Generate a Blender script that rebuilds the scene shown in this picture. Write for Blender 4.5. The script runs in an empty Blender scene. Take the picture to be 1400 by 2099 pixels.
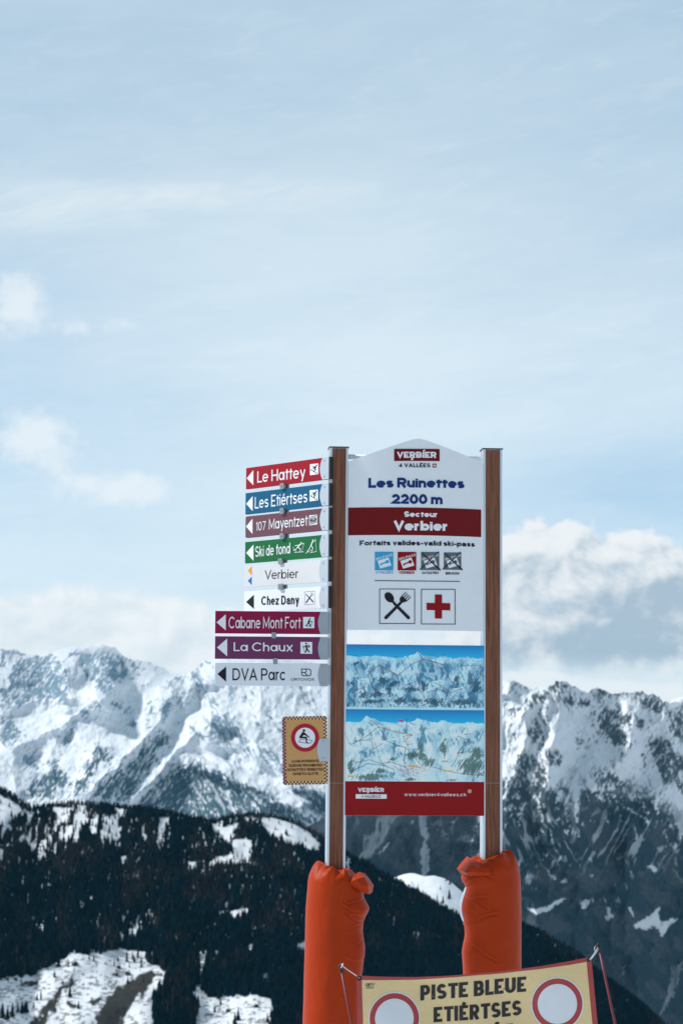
import bpy, bmesh, math, random
import numpy as np
from mathutils import Vector, Matrix

random.seed(7)
rng = np.random.default_rng(11)
S = bpy.context.scene
R = math.radians

# ------------------------------------------------------------------ camera
F = 4320.0                      # focal length in pixels of the 1400 x 2099 photograph
CX, CY, EYE = 700.0, 1049.5, 3.0
PITCH = math.atan((1490 - CY) / F)
ROLL = 0.0077
fw = np.array([0, math.cos(PITCH), math.sin(PITCH)])
up0 = np.array([0, -math.sin(PITCH), math.cos(PITCH)])
rt0 = np.array([1.0, 0, 0])
rt = math.cos(ROLL) * rt0 + math.sin(ROLL) * up0
up = math.cos(ROLL) * up0 - math.sin(ROLL) * rt0
EYEP = np.array([0, 0, EYE])
cam = bpy.data.cameras.new('camera')
camo = bpy.data.objects.new('camera', cam)
S.collection.objects.link(camo)
camo.matrix_world = Matrix(((rt[0], up[0], -fw[0], 0), (rt[1], up[1], -fw[1], 0), (rt[2], up[2], -fw[2], EYE), (0, 0, 0, 1)))
cam.sensor_fit = 'HORIZONTAL'
cam.sensor_width = 24.0
cam.lens = 24.0 * F / 1400
cam.clip_start = 0.1
cam.clip_end = 80000
cam.dof.use_dof = True
cam.dof.focus_distance = 14.9
cam.dof.aperture_fstop = 5.0
S.camera = camo

# ------------------------------------------------------------------ sky, clouds and sun
SUN_EL, SUN_AZ = R(44), R(-84)          # azimuth measured from +Y towards +X: on the left, behind thin cloud
W = bpy.data.worlds.new('World')
S.world = W
W.use_nodes = True
wt = W.node_tree
wt.nodes.clear()


class X:
    """a shader socket with arithmetic"""
    def __init__(s, t, k): s.t, s.k = t, k
    def op(s, o, b=None, c=None, clamp=False):
        n = s.t.nodes.new('ShaderNodeMath'); n.operation = o; n.use_clamp = clamp
        for i, v in enumerate((s, b, c)):
            if v is None: continue
            if isinstance(v, X): s.t.links.new(v.k, n.inputs[i])
            else: n.inputs[i].default_value = v
        return X(s.t, n.outputs[0])
    def __add__(s, b): return s.op('ADD', b)
    def __sub__(s, b): return s.op('SUBTRACT', b)
    def __mul__(s, b): return s.op('MULTIPLY', b)
    def __truediv__(s, b): return s.op('DIVIDE', b)
    __radd__ = __add__
    __rmul__ = __mul__
    def clamp(s): return s.op('ADD', 0.0, clamp=True)
    def ss(s, a, b):               # smoothstep
        n = s.t.nodes.new('ShaderNodeMapRange'); n.interpolation_type = 'SMOOTHSTEP'
        s.t.links.new(s.k, n.inputs[0]); n.inputs[1].default_value = a; n.inputs[2].default_value = b
        return X(s.t, n.outputs[0])


def comb(t, x, y, z=0.0):
    n = t.nodes.new('ShaderNodeCombineXYZ')
    for i, v in enumerate((x, y, z)):
        if isinstance(v, X): t.links.new(v.k, n.inputs[i])
        else: n.inputs[i].default_value = v
    return n.outputs[0]


def noise(t, vec, scale=1.0, detail=5.0, rough=0.55, dist=0.0):
    n = t.nodes.new('ShaderNodeTexNoise')
    t.links.new(vec, n.inputs['Vector'])
    n.inputs['Scale'].default_value = scale; n.inputs['Detail'].default_value = detail
    n.inputs['Roughness'].default_value = rough; n.inputs['Distortion'].default_value = dist
    return X(t, n.outputs[0])


def cmix(t, f, a, b):
    n = t.nodes.new('ShaderNodeMix'); n.data_type = 'RGBA'
    for i, v in ((0, f), (6, a), (7, b)):
        if isinstance(v, X): t.links.new(v.k, n.inputs[i])
        elif isinstance(v, (int, float)): n.inputs[i].default_value = v
        elif isinstance(v, tuple): n.inputs[i].default_value = v + (1,) if len(v) == 3 else v
        else: t.links.new(v, n.inputs[i])
    return n.outputs[2]


def cscale(t, col, f):
    n = t.nodes.new('ShaderNodeVectorMath'); n.operation = 'SCALE'
    t.links.new(col, n.inputs[0])
    if isinstance(f, X): t.links.new(f.k, n.inputs[3])
    else: n.inputs[3].default_value = f
    return n.outputs[0]


sky = wt.nodes.new('ShaderNodeTexSky')
sky.sky_type = 'NISHITA'; sky.sun_disc = False
sky.sun_elevation = SUN_EL; sky.sun_rotation = SUN_AZ
sky.altitude = 2200; sky.air_density = 1.0; sky.dust_density = 0.6; sky.ozone_density = 1.5
tc = wt.nodes.new('ShaderNodeTexCoord')
sp = wt.nodes.new('ShaderNodeSeparateXYZ')
wt.links.new(tc.outputs['Generated'], sp.inputs[0])
dx, dy, dz = (X(wt, sp.outputs[i]) for i in range(3))
az = dx.op('ARCTAN2', dy) * 57.2958             # degrees, 0 = straight ahead
el = dz.op('ARCSINE') * 57.2958


def pdeg(px, py): return (px - 700) * 0.01326, (1490 - py) * 0.01326


def blob(px, py, wx, wy):
    a0, e0 = pdeg(px, py)
    a = (az - a0) * (1 / (wx * 0.01326)); e = (el - e0) * (1 / (wy * 0.01326))
    return (a * a + e * e)                       # 1 on the ellipse


def gauss(px, py, wx, wy): return (blob(px, py, wx, wy) * -1.0).op('EXPONENT')


# high veil of cirrus: long wisps, tilted a little
tilt = el - az * 0.10
n1 = noise(wt, comb(wt, az * 0.07, tilt * 0.30, 3.1), 1.0, 7, 0.62, 0.9)
n2 = noise(wt, comb(wt, az * 0.30, tilt * 1.1, 7.7), 1.0, 6, 0.6, 0.6)
streak = gauss(330, 410, 420, 26) * 0.30 + gauss(90, 455, 160, 40) * 0.3
gaps = gauss(1330, 1010, 360, 130) * 0.55 + gauss(0, 840, 520, 330) * 0.34 + gauss(1380, 240, 500, 420) * 0.16 + gauss(100, 130, 500, 260) * 0.16 + gauss(760, 1150, 300, 160) * 0.10
bright = gauss(640, 640, 560, 330) * 0.22
veil = (n1 * 0.55 + n2 * 0.34 + 0.36 + bright + streak * (n2 + 0.35) - gaps).clamp()
front = (dy * 0.5 + 0.5).ss(0.0, 1.0)            # sky shaped dimmer behind the camera, so the sign fronts get less light
low = el.ss(20.0, 4.0)
VEILC = cmix(wt, low, (4.3, 5.45, 6.35), (6.05, 7.0, 7.6))
VEILC = cscale(wt, VEILC, front * 0.58 + 0.46)
SKYB = cmix(wt, 0.6, sky.outputs[0], cscale(wt, cmix(wt, low, (2.7, 4.35, 5.9), (3.0, 5.1, 6.9)), front * 0.58 + 0.46))
col = cmix(wt, veil * 0.92 + 0.05, SKYB, VEILC)

wisp = noise(wt, comb(wt, az * 0.55, (el - az * 0.20) * 2.2, 12.3), 1.0, 7, 0.62, 1.2)
arm = gauss(120, 445, 170, 34) + gauss(330, 412, 190, 22) + gauss(600, 398, 240, 20) * 0.7 + gauss(20, 490, 120, 26) * 0.6
col = cmix(wt, (arm * (wisp - 0.32) * 2.4).clamp() * 0.62, col, cscale(wt, cmix(wt, low, (6.2, 6.85, 7.25), (6.6, 7.1, 7.4)), 1.0))
col = cmix(wt, (wisp - 0.50).ss(0.0, 0.25) * 0.16, col, cscale(wt, cmix(wt, low, (6.2, 6.85, 7.25), (6.6, 7.1, 7.4)), front * 0.58 + 0.46))
# cumulus: a bank on the right, a low bank on the left, loose puffs at the far left
pv = comb(wt, az * 0.9, el * 1.05, 0.5)
puff = noise(wt, pv, 0.62, 8, 0.56, 0.25)
puff2 = noise(wt, comb(wt, az * 0.9 - 0.22, el * 1.05 + 0.30, 0.5), 0.62, 5, 0.56, 0.25)   # the same field, a step towards the sun
bil = noise(wt, pv, 2.1, 6, 0.55, 0.2)
shape = (gauss(1260, 1275, 360, 195) * 1.4 + gauss(1090, 1210, 150, 130) * 0.7).op('MINIMUM', 1.15)
edge = (shape + (puff - 0.5) * 1.15 + (bil - 0.5) * 0.45 - 0.52).ss(0.0, 0.17)
floor_ = el.ss(pdeg(0, 1400)[1], pdeg(0, 1330)[1]) * 0.75 + 0.25
grey = (gauss(1330, 1250, 180, 90) * 1.15 + gauss(1200, 1330, 240, 45) * 0.95 + gauss(1085, 1200, 50, 60) * 0.6)
lit = ((puff - puff2) * 3.0 + 0.92 - grey * ((puff * 0.6 + bil * 0.7 - 0.65) * 2.2 + 0.85) + (bil - 0.5) * 0.6).ss(0.0, 1.0)
CUM = cmix(wt, lit, (3.3, 4.3, 5.2), (7.1, 7.4, 7.6))
col = cmix(wt, edge * floor_ * 0.97, col, CUM)
low2 = (gauss(1300, 1425, 240, 40) * 1.1 + gauss(1060, 1390, 120, 26) * 0.8)
e2 = (low2 + (puff - 0.5) * 0.8 + (bil - 0.5) * 0.5 - 0.48).ss(0.0, 0.25)
col = cmix(wt, e2 * 0.75, col, (7.2, 7.6, 7.85))
left = (gauss(120, 1290, 440, 80) * 1.35 + gauss(420, 1340, 200, 60) * 0.8 + gauss(850, 1330, 260, 70) * 0.75).op('MINIMUM', 1.1)
e3 = (left + (puff - 0.5) * 0.9 + (bil - 0.5) * 0.4 - 0.45).ss(0.0, 0.4)
l3 = (((puff - puff2) * 2.2 + 0.75 - gauss(60, 1290, 130, 50) * 0.3) + (bil - 0.5) * 0.5).clamp()
col = cmix(wt, e3 * 0.92, col, cmix(wt, l3, (5.4, 6.3, 6.9), (7.4, 7.75, 7.95)))
tufts = (gauss(30, 640, 85, 80) + gauss(60, 905, 120, 70) * 1.05 + gauss(240, 1010, 150, 48) * 0.95 + gauss(240, 675, 60, 30) * 0.6 + gauss(150, 690, 50, 28) * 0.6)
e4 = (tufts * 1.1 + (puff - 0.5) * 1.1 + (bil - 0.5) * 0.9 - 0.50).ss(-0.05, 0.6)
col = cmix(wt, e4 * 0.66, col, (7.2, 7.65, 7.9))
bg = wt.nodes.new('ShaderNodeBackground')
wt.links.new(col, bg.inputs[0])
bg.inputs[1].default_value = 0.1
wo = wt.nodes.new('ShaderNodeOutputWorld')
wt.links.new(bg.outputs[0], wo.inputs[0])
W.cycles.sampling_method = 'MANUAL'
W.cycles.sample_map_resolution = 1024

sunl = bpy.data.lights.new('sun', 'SUN')
sunl.energy = 3.0
sunl.angle = R(6)
sunl.color = (1.0, 0.975, 0.945)
suno = bpy.data.objects.new('sun', sunl)
S.collection.objects.link(suno)
sd = Vector((math.sin(SUN_AZ) * math.cos(SUN_EL), math.cos(SUN_AZ) * math.cos(SUN_EL), math.sin(SUN_EL)))
suno.rotation_euler = sd.to_track_quat('Z', 'Y').to_euler()
suno.location = (0, 0, 60)

S.view_settings.view_transform = 'Standard'
S.view_settings.look = 'None'
S.view_settings.exposure = 0.32
S.view_settings.gamma = 1.0
S.cycles.max_bounces = 6
S.cycles.volume_bounces = 0
S.cycles.use_denoising = True


# ------------------------------------------------------------------ helpers: pixels to places
def ray(px, py):
    px = np.asarray(px, float)[..., None]; py = np.asarray(py, float)[..., None]
    return fw + rt * (px - CX) / F + up * (CY - py) / F


def at(px, py, Y):
    """the point at distance Y (metres along +Y) seen at pixel (px, py) of the photograph"""
    d = ray(px, py)
    return EYEP + d * (np.asarray(Y, float)[..., None] / d[..., 1:2])


def srgb(r, g, b):
    f = lambda c: (c / 255 / 12.92) if c < 10.3 else ((c / 255 + 0.055) / 1.055) ** 2.4
    return (f(r), f(g), f(b))


# ------------------------------------------------------------------ helpers: numpy noise
def _h(ix, iy, s):
    n = (ix.astype(np.int64) * 374761393 + iy.astype(np.int64) * 668265263 + int(s) * 974634721) & 0x7fffffff
    n = ((n ^ (n >> 13)) * 1274126177) & 0x7fffffff
    return ((n ^ (n >> 16)) & 0xffff) / 65535.0


def vn(x, y, s=0):
    ix, iy = np.floor(x), np.floor(y)
    fx, fy = x - ix, y - iy
    fx = fx * fx * fx * (fx * (fx * 6 - 15) + 10); fy = fy * fy * fy * (fy * (fy * 6 - 15) + 10)
    a, b, c, d = _h(ix, iy, s), _h(ix + 1, iy, s), _h(ix, iy + 1, s), _h(ix + 1, iy + 1, s)
    return (a * (1 - fx) + b * fx) * (1 - fy) + (c * (1 - fx) + d * fx) * fy


def fbm(x, y, s=0, o=5, g=0.5, l=2.03):
    v = 0; a = 1; t = 0
    for i in range(o):
        v = v + a * vn(x + 17.3 * i, y - 9.1 * i, s + i * 13); t += a
        a *= g; x = x * l; y = y * l
    return v / t


def ridged(x, y, s=0, o=5, g=0.55, l=2.05):
    v = 0; a = 1; t = 0
    for i in range(o):
        v = v + a * (1 - np.abs(2 * vn(x + 11.7 * i, y + 5.3 * i, s + i * 7) - 1)); t += a
        a *= g; x = x * l; y = y * l
    return v / t


def sstep(a, b, x):
    t = np.clip((x - a) / (b - a), 0, 1)
    return t * t * (3 - 2 * t)


def seg_dist(PX, PY, pts):
    d = np.full(PX.shape, 1e9)
    for (x0, y0), (x1, y1) in zip(pts[:-1], pts[1:]):
        vx, vy = x1 - x0, y1 - y0
        t = np.clip(((PX - x0) * vx + (PY - y0) * vy) / (vx * vx + vy * vy + 1e-9), 0, 1)
        d = np.minimum(d, np.hypot(PX - x0 - t * vx, PY - y0 - t * vy))
    return d


def poly_sd(PX, PY, pts):
    """signed distance to a polygon, positive inside"""
    pts = list(pts)
    ins = np.zeros(PX.shape, bool)
    for (x0, y0), (x1, y1) in zip(pts, pts[1:] + pts[:1]):
        c = ((y0 > PY) != (y1 > PY)) & (PX < (x1 - x0) * (PY - y0) / (y1 - y0 + 1e-12) + x0)
        ins ^= c
    d = seg_dist(PX, PY, pts + pts[:1])
    return np.where(ins, d, -d)


# ------------------------------------------------------------------ helpers: objects and materials
def tag(o, label=None, cat=None, group=None, kind=None):
    if label: o['label'] = label
    if cat: o['category'] = cat
    if group: o['group'] = group
    if kind: o['kind'] = kind
    return o


def link(name, me, mat=None, parent=None):
    o = bpy.data.objects.new(name, me)
    S.collection.objects.link(o)
    if mat is not None: me.materials.append(mat)
    if parent is not None: o.parent = parent
    return o


def empty(name, M, label, cat, group=None):
    o = bpy.data.objects.new(name, None)
    o.empty_display_size = 0.1
    S.collection.objects.link(o)
    o.matrix_world = M
    return tag(o, label, cat, group)


def grid_mesh(name, P, col=None, smooth=True):
    ny, nx = P.shape[:2]
    me = bpy.data.meshes.new(name)
    idx = np.arange(ny * nx).reshape(ny, nx)
    q = np.stack([idx[:-1, :-1], idx[:-1, 1:], idx[1:, 1:], idx[1:, :-1]], -1).reshape(-1, 4)
    return np_mesh(me, P.reshape(-1, 3), q, None if col is None else col.reshape(-1, 3), smooth)


def np_mesh(me, v, q, col=None, smooth=False):
    k = q.shape[1]
    me.vertices.add(len(v)); me.vertices.foreach_set('co', np.ascontiguousarray(v, np.float32).ravel())
    me.loops.add(q.size); me.loops.foreach_set('vertex_index', np.ascontiguousarray(q, np.int32).ravel())
    me.polygons.add(len(q)); me.polygons.foreach_set('loop_start', np.arange(0, q.size, k, dtype=np.int32))
    me.polygons.foreach_set('use_smooth', np.full(len(q), smooth))
    if col is not None:
        a = me.color_attributes.new('Col', 'FLOAT_COLOR', 'POINT')
        a.data.foreach_set('color', np.ascontiguousarray(np.concatenate([col, np.ones((len(col), 1))], 1), np.float32).ravel())
    me.update(calc_edges=True)
    me.validate()
    return me


def mat(name, color=(0.5, 0.5, 0.5), rough=0.5, metal=0.0, spec=0.5, vary=0.06, nscale=30.0, bump=0.0, bscale=200.0, stretch=(1, 1, 1), attr=False, sheen=0.0, coat=0.0):
    m = bpy.data.materials.new(name)
    m.use_nodes = True
    t = m.node_tree
    b = t.nodes['Principled BSDF']
    b.inputs['Roughness'].default_value = rough
    b.inputs['Metallic'].default_value = metal
    b.inputs['Specular IOR Level'].default_value = spec
    b.inputs['Sheen Weight'].default_value = sheen
    b.inputs['Coat Weight'].default_value = coat
    tcn = t.nodes.new('ShaderNodeTexCoord')
    mp = t.nodes.new('ShaderNodeMapping')
    mp.inputs['Scale'].default_value = stretch
    t.links.new(tcn.outputs['Object'], mp.inputs[0])
    if attr:
        a = t.nodes.new('ShaderNodeAttribute'); a.attribute_name = 'Col'
        base = a.outputs[0]
    else:
        rgb = t.nodes.new('ShaderNodeRGB'); rgb.outputs[0].default_value = color + (1,)
        base = rgb.outputs[0]
    n = noise(t, mp.outputs[0], nscale, 6, 0.6)
    t.links.new(cscale(t, base, (n - 0.5) * (2 * vary) + 1.0), b.inputs['Base Color'])
    rr = (n - 0.5) * (0.25 * min(rough, 0.6)) + rough
    t.links.new(rr.k, b.inputs['Roughness'])
    if bump:
        n2_ = noise(t, mp.outputs[0], bscale, 5, 0.6)
        bn = t.nodes.new('ShaderNodeBump')
        bn.inputs['Strength'].default_value = bump; bn.inputs['Distance'].default_value = 1.0
        t.links.new(n2_.k, bn.inputs['Height']); t.links.new(bn.outputs[0], b.inputs['Normal'])
    return m


# ------------------------------------------------------------------ the land
M_snowrock = mat('snow_and_rock', rough=0.9, spec=0.0, vary=0.10, nscale=0.02, attr=True)
M_hill = mat('forest_floor_and_snow', rough=0.9, spec=0.0, vary=0.18, nscale=0.06, attr=True)
M_snow = mat('snow', (0.74, 0.78, 0.83), rough=0.7, spec=0.2, vary=0.10, nscale=0.7, bump=0.02, bscale=3.0)

SNOW = np.array([0.80, 0.84, 0.88])


def lerpc(a, b, f): return a * (1 - f[..., None]) + b * f[..., None]


def curve(pts, x):
    xs, ys = zip(*pts)
    return np.interp(x, xs, ys)


def land_sheet(name, PX, PY, Y, col, m, back=(600, 250), kind='structure'):
    """a hillside through the points seen at (PX, PY), Y metres away; rows run from foot to crest, then down the far side"""
    P = at(PX, PY, Y)
    crest = P[-1]
    rows = [P]
    for k in (0.25, 0.6, 1.0):
        b = crest.copy(); b[:, 1] += back[0] * k; b[:, 0] *= (1 + back[0] * k / crest[:, 1]); b[:, 2] -= back[1] * k * k + back[1] * 0.2 * k
        rows.append(b[None])
    col = np.concatenate([col, np.repeat(col[-1:], 3, 0)], 0)
    foot = P[0].copy(); foot[:, 2] -= 420
    P = np.concatenate([foot[None]] + rows, 0)
    col = np.concatenate([col[:1], col], 0)
    o = link(name, grid_mesh(name, P, col), m)
    return tag(o, kind=kind)


def grid_px(x0, x1, step, crest, foot, rows):
    xs = np.arange(x0, x1 + step, step)
    t = np.linspace(0, 1, rows)[:, None]
    c = crest(xs)[None]; f = foot(xs)[None]
    return np.repeat(xs[None], rows, 0), f * (1 - t) + c * t


def blend_masks(PX, PY, polys, soft):
    r = np.full(PX.shape, -3.0)
    for p in polys:
        r = np.maximum(r, np.clip(poly_sd(PX, PY, p) / soft, -3, 1.3))
    return r


def z3(pts): return [(x / 3.043, 1250 + y / 3.043) for x, y in pts]
def z5(pts): return [(1000 + x / 3.5, 1360 + y / 3.5) for x, y in pts]
def z6(pts): return [(1000 + x / 3.5, 1660 + y / 3.5) for x, y in pts]
def z7(pts): return [(700 + x / 4.667, 1640 + y / 4.667) for x, y in pts]
def zw(pts): return [(430 + x / 5.6, 1400 + y / 5.6) for x, y in pts]


# --- the far snowy massif on the left
def left_massif():
    cp = [(-80, 1335), (0, 1328), (40, 1338), (75, 1345), (110, 1336), (140, 1325), (170, 1327), (205, 1321), (236, 1325), (252, 1345), (272, 1354),
          (300, 1358), (335, 1368), (350, 1378), (372, 1384), (395, 1374), (415, 1355), (440, 1352), (470, 1345), (540, 1338), (600, 1350), (660, 1362), (760, 1420), (860, 1530), (980, 1640)]
    crest = lambda x: curve(cp, x) + (fbm(x / 14, x * 0 + 3, 5, 4) - 0.5) * 14
    PX, PY = grid_px(-80, 980, 1.5, crest, lambda x: 1735 + 0 * x, 300)
    wx = PX + (fbm(PX / 40, PY / 40, 21, 4) - 0.5) * 26; wy = PY + (fbm(PX / 40, PY / 40, 31, 4) - 0.5) * 26
    fx = PX + (fbm(PX / 9, PY / 9, 22, 3) - 0.5) * 11; fy = PY + (fbm(PX / 9, PY / 9, 32, 3) - 0.5) * 11
    fx2, fy2 = wx * 0.5 + fx * 0.5, wy * 0.5 + fy * 0.5
    rock_p = [z3(p) for p in (
        [(0, 490), (60, 430), (110, 330), (240, 300), (330, 262), (380, 340), (440, 420), (430, 560), (300, 560), (200, 570), (0, 590)],
        [(490, 260), (560, 228), (715, 225), (770, 330), (830, 430), (720, 480), (640, 545), (600, 450), (530, 410), (485, 310)],
        [(0, 230), (90, 250), (200, 215), (205, 270), (90, 300), (0, 380)], [(430, 260), (480, 225), (480, 290), (430, 300)],
        [(800, 300), (850, 320), (875, 400), (830, 400)], [(930, 290), (1000, 285), (1030, 350), (960, 340)],
        [(0, 670), (60, 700), (130, 760), (120, 810), (30, 855), (0, 840)],
        [(1010, 490), (1080, 430), (1150, 425), (1100, 470)], [(1180, 400), (1230, 400), (1290, 540), (1230, 530)], [(1250, 340), (1345, 305), (1320, 350), (1260, 360)],
        [(925, 590), (960, 570), (975, 640), (940, 665)], [(980, 690), (1020, 560), (1090, 480), (1060, 620), (1010, 700)], [(1100, 590), (1150, 510), (1165, 550), (1110, 610)],
        [(700, 600), (745, 590), (785, 630), (740, 635)], [(805, 740), (830, 670), (890, 705), (850, 745)], [(785, 640), (810, 630), (805, 670)],
        [(370, 730), (385, 770), (470, 730), (440, 840), (380, 890), (400, 800), (365, 780)], [(470, 670), (520, 610), (570, 660), (520, 670)],
        [(120, 1010), (150, 900), (240, 870), (215, 930), (255, 1000), (200, 1010), (160, 960)], [(560, 570), (590, 565), (650, 660), (620, 640)],
        [(905, 720), (950, 690), (960, 740), (930, 755)], [(1310, 690), (1400, 660), (1400, 830), (1330, 760)], [(1140, 730), (1200, 740), (1310, 800), (1260, 810)],
        [(300, 1000), (330, 950), (380, 930), (360, 1000)])]
    rock_p += [zw(p) for p in (
        [(10, 480), (60, 380), (150, 370), (250, 420), (330, 480), (330, 560), (250, 720), (180, 680), (70, 580), (10, 540)],
        [(280, 750), (430, 720), (600, 750), (760, 830), (815, 950), (640, 910), (480, 840)], [(340, 600), (470, 640), (420, 700), (360, 720)],
        [(920, 40), (1060, 60), (1060, 130), (1140, 220), (1060, 210), (970, 120)], [(1180, 200), (1260, 260), (1240, 310), (1190, 280)],
        [(380, 130), (440, 150), (440, 220), (390, 200)], [(510, 420), (560, 430), (600, 510), (540, 500)], [(660, 380), (740, 400), (740, 460), (680, 450)],
        [(260, 150), (310, 200), (290, 290), (265, 270)], [(600, 220), (680, 230), (690, 280), (630, 270)], [(470, 90), (510, 80), (510, 150), (480, 150)],
        [(30, 190), (100, 230), (100, 280), (50, 260)], [(760, 490), (820, 490), (820, 570), (770, 560)],
        [(300, 870), (350, 850), (330, 1000), (310, 960)], [(130, 850), (200, 800), (190, 940), (150, 900)], [(520, 1030), (650, 980), (640, 1030), (540, 1050)])]
    forest_p = [z3(p) for p in (
        [(145, 1160), (230, 1070), (300, 1010), (385, 990), (420, 1060), (440, 1090), (350, 1130), (330, 1200)],
        [(430, 1180), (470, 1060), (540, 1010), (590, 900), (640, 855), (690, 940), (600, 1010), (540, 1110), (520, 1190)],
        [(540, 1190), (640, 1080), (760, 980), (860, 910), (880, 860), (960, 800), (1050, 745), (1010, 880), (960, 960), (900, 1040), (830, 1190)],
        [(860, 1200), (960, 1110), (1080, 1000), (1170, 940), (1260, 960), (1500, 1100), (1500, 1330), (830, 1300)])]
    forest_p += [zw(p) for p in ([(-100, 950), (0, 990), (180, 1080), (360, 1150), (700, 1300), (860, 1380), (1000, 1460), (1350, 1600), (1350, 1800), (-100, 1800)],
                                 [(900, 1170), (1340, 1280), (1400, 1300), (1400, 1800), (1180, 1440), (1000, 1290)])]
    ln = np.where(PX > 400, -0.55, 0.75)
    jag = (fbm((PX + ln * PY) / 5.5, (PY - ln * PX) / 24, 43, 4) - 0.5) * 30
    rk = blend_masks(fx2 + jag * 0.5, fy2 + jag, rock_p, 5.0)
    fo = blend_masks(fx2 + jag * 0.5, fy2 + jag, forest_p, 9.0)
    gully = sstep(0.82, 0.92, ridged((PX + ln * PY + (fbm(PX / 20, PY / 30, 45, 3) - 0.5) * 14) / 12, (PY - ln * PX) / 80, 47, 2, 0.4))
    # streaks run down the fall lines, which lean away from the main spur
    lean = np.where(PX > 400, -0.55, 0.75)
    s1 = ridged((PX + lean * PY) / 11, (PY - lean * PX * 0.3) / 30, 3, 5)
    f1 = fbm((PX + lean * PY) / 3.6, (PY - lean * PX) / 8.5, 41, 4) * 0.65 + fbm(PX / 3.2, PY / 3.8, 42, 3) * 0.35
    rock = sstep(-0.15, 0.65, np.minimum(rk, 0.70) * 0.9 + (f1 - 0.5) * 2.7 + (s1 - 0.62) * 1.5 - 0.05)
    alt = sstep(1480, 1640, PY)
    spk = sstep(0.60, 0.69, fbm((PX + lean * PY) / 4.2, (PY - lean * PX) / 10, 77, 4) + (s1 - 0.6) * 0.35 + (fbm(PX / 60, PY / 50, 91, 3) - 0.5) * 0.35 + alt * 0.02)
    rock = np.maximum(rock, spk * 0.7 * (0.25 + 0.75 * sstep(-3.0, -0.6, np.maximum(rk, fo))))
    tr = fbm((PX + lean * PY * 0.5) / 2.6, PY / 7, 55, 3)
    forest = sstep(-0.1, 0.7, np.minimum(fo, 0.85) * 0.95 + (tr - 0.5) * 3.0 + (s1 - 0.62) * 1.6 + 0.05)
    rock = rock * (1 - 0.75 * gully); forest = forest * (1 - 0.55 * gully)
    top = sstep(1352, 1318, PY + (fbm(PX / 30, PY / 14, 201, 3) - 0.5) * 34) * 0.92                 # summit rock whitened in its colour, standing in for cloud veil
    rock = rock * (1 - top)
    rcol = np.array([0.130, 0.215, 0.285]) * (0.75 + 0.6 * fbm(PX / 6, PY / 6, 8, 3))[..., None]
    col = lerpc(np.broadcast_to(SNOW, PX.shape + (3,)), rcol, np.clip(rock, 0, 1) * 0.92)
    fcol = np.array([0.026, 0.072, 0.100]) * (0.7 + 0.7 * tr)[..., None]
    col = lerpc(col, fcol, np.clip(forest, 0, 1) * 0.93)
    # relief: ridge lines stand out towards the viewer
    rel = np.zeros(PX.shape)
    for pts, w, a in ((z3([(1340, 310), (1150, 420), (1010, 620), (900, 800), (700, 1000), (540, 1160)]), 55, 330),
                      (z3([(1340, 720), (1190, 790), (1050, 960), (830, 1200)]), 45, 260), (z3([(1190, 960), (1400, 1060)]), 30, 160),
                      (z3([(330, 270), (430, 420), (440, 560), (590, 570), (700, 640)]), 40, 220), (z3([(620, 230), (700, 480), (640, 560)]), 40, 240),
                      (z3([(0, 600), (300, 560), (430, 560)]), 30, 120), (z3([(100, 860), (350, 740), (600, 570)]), 40, 160), (z3([(640, 860), (500, 1120)]), 30, 160),
                      (zw([(0, 650), (480, 840), (640, 910), (900, 1120), (1330, 1290)]), 30, 200), (zw([(0, 950), (350, 1140), (700, 1300), (1060, 1440)]), 30, 190),
                      (zw([(150, 360), (600, 740), (820, 950)]), 28, 150)):
        d = seg_dist(wx, wy, pts)
        rel += 0.82 * a * np.clip(1 - d / w, 0, 1) ** 1.3
    rel += (ridged(wx / 70, wy / 85, 15, 3, 0.4) - 0.6) * 110 + (fbm(PX / 9, PY / 11, 61, 4) - 0.5) * 22
    cs = curve(cp, PX[0]); cs = np.convolve(np.pad(cs, 20, 'edge'), np.ones(41) / 41, 'valid')[None]
    Y = 17600 - (PY - cs) * 5.2 - rel * sstep(0, 55, PY - cs)
    land_sheet('snowy_mountain', PX, PY, Y, col, M_snowrock, (1500, 700))


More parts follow.
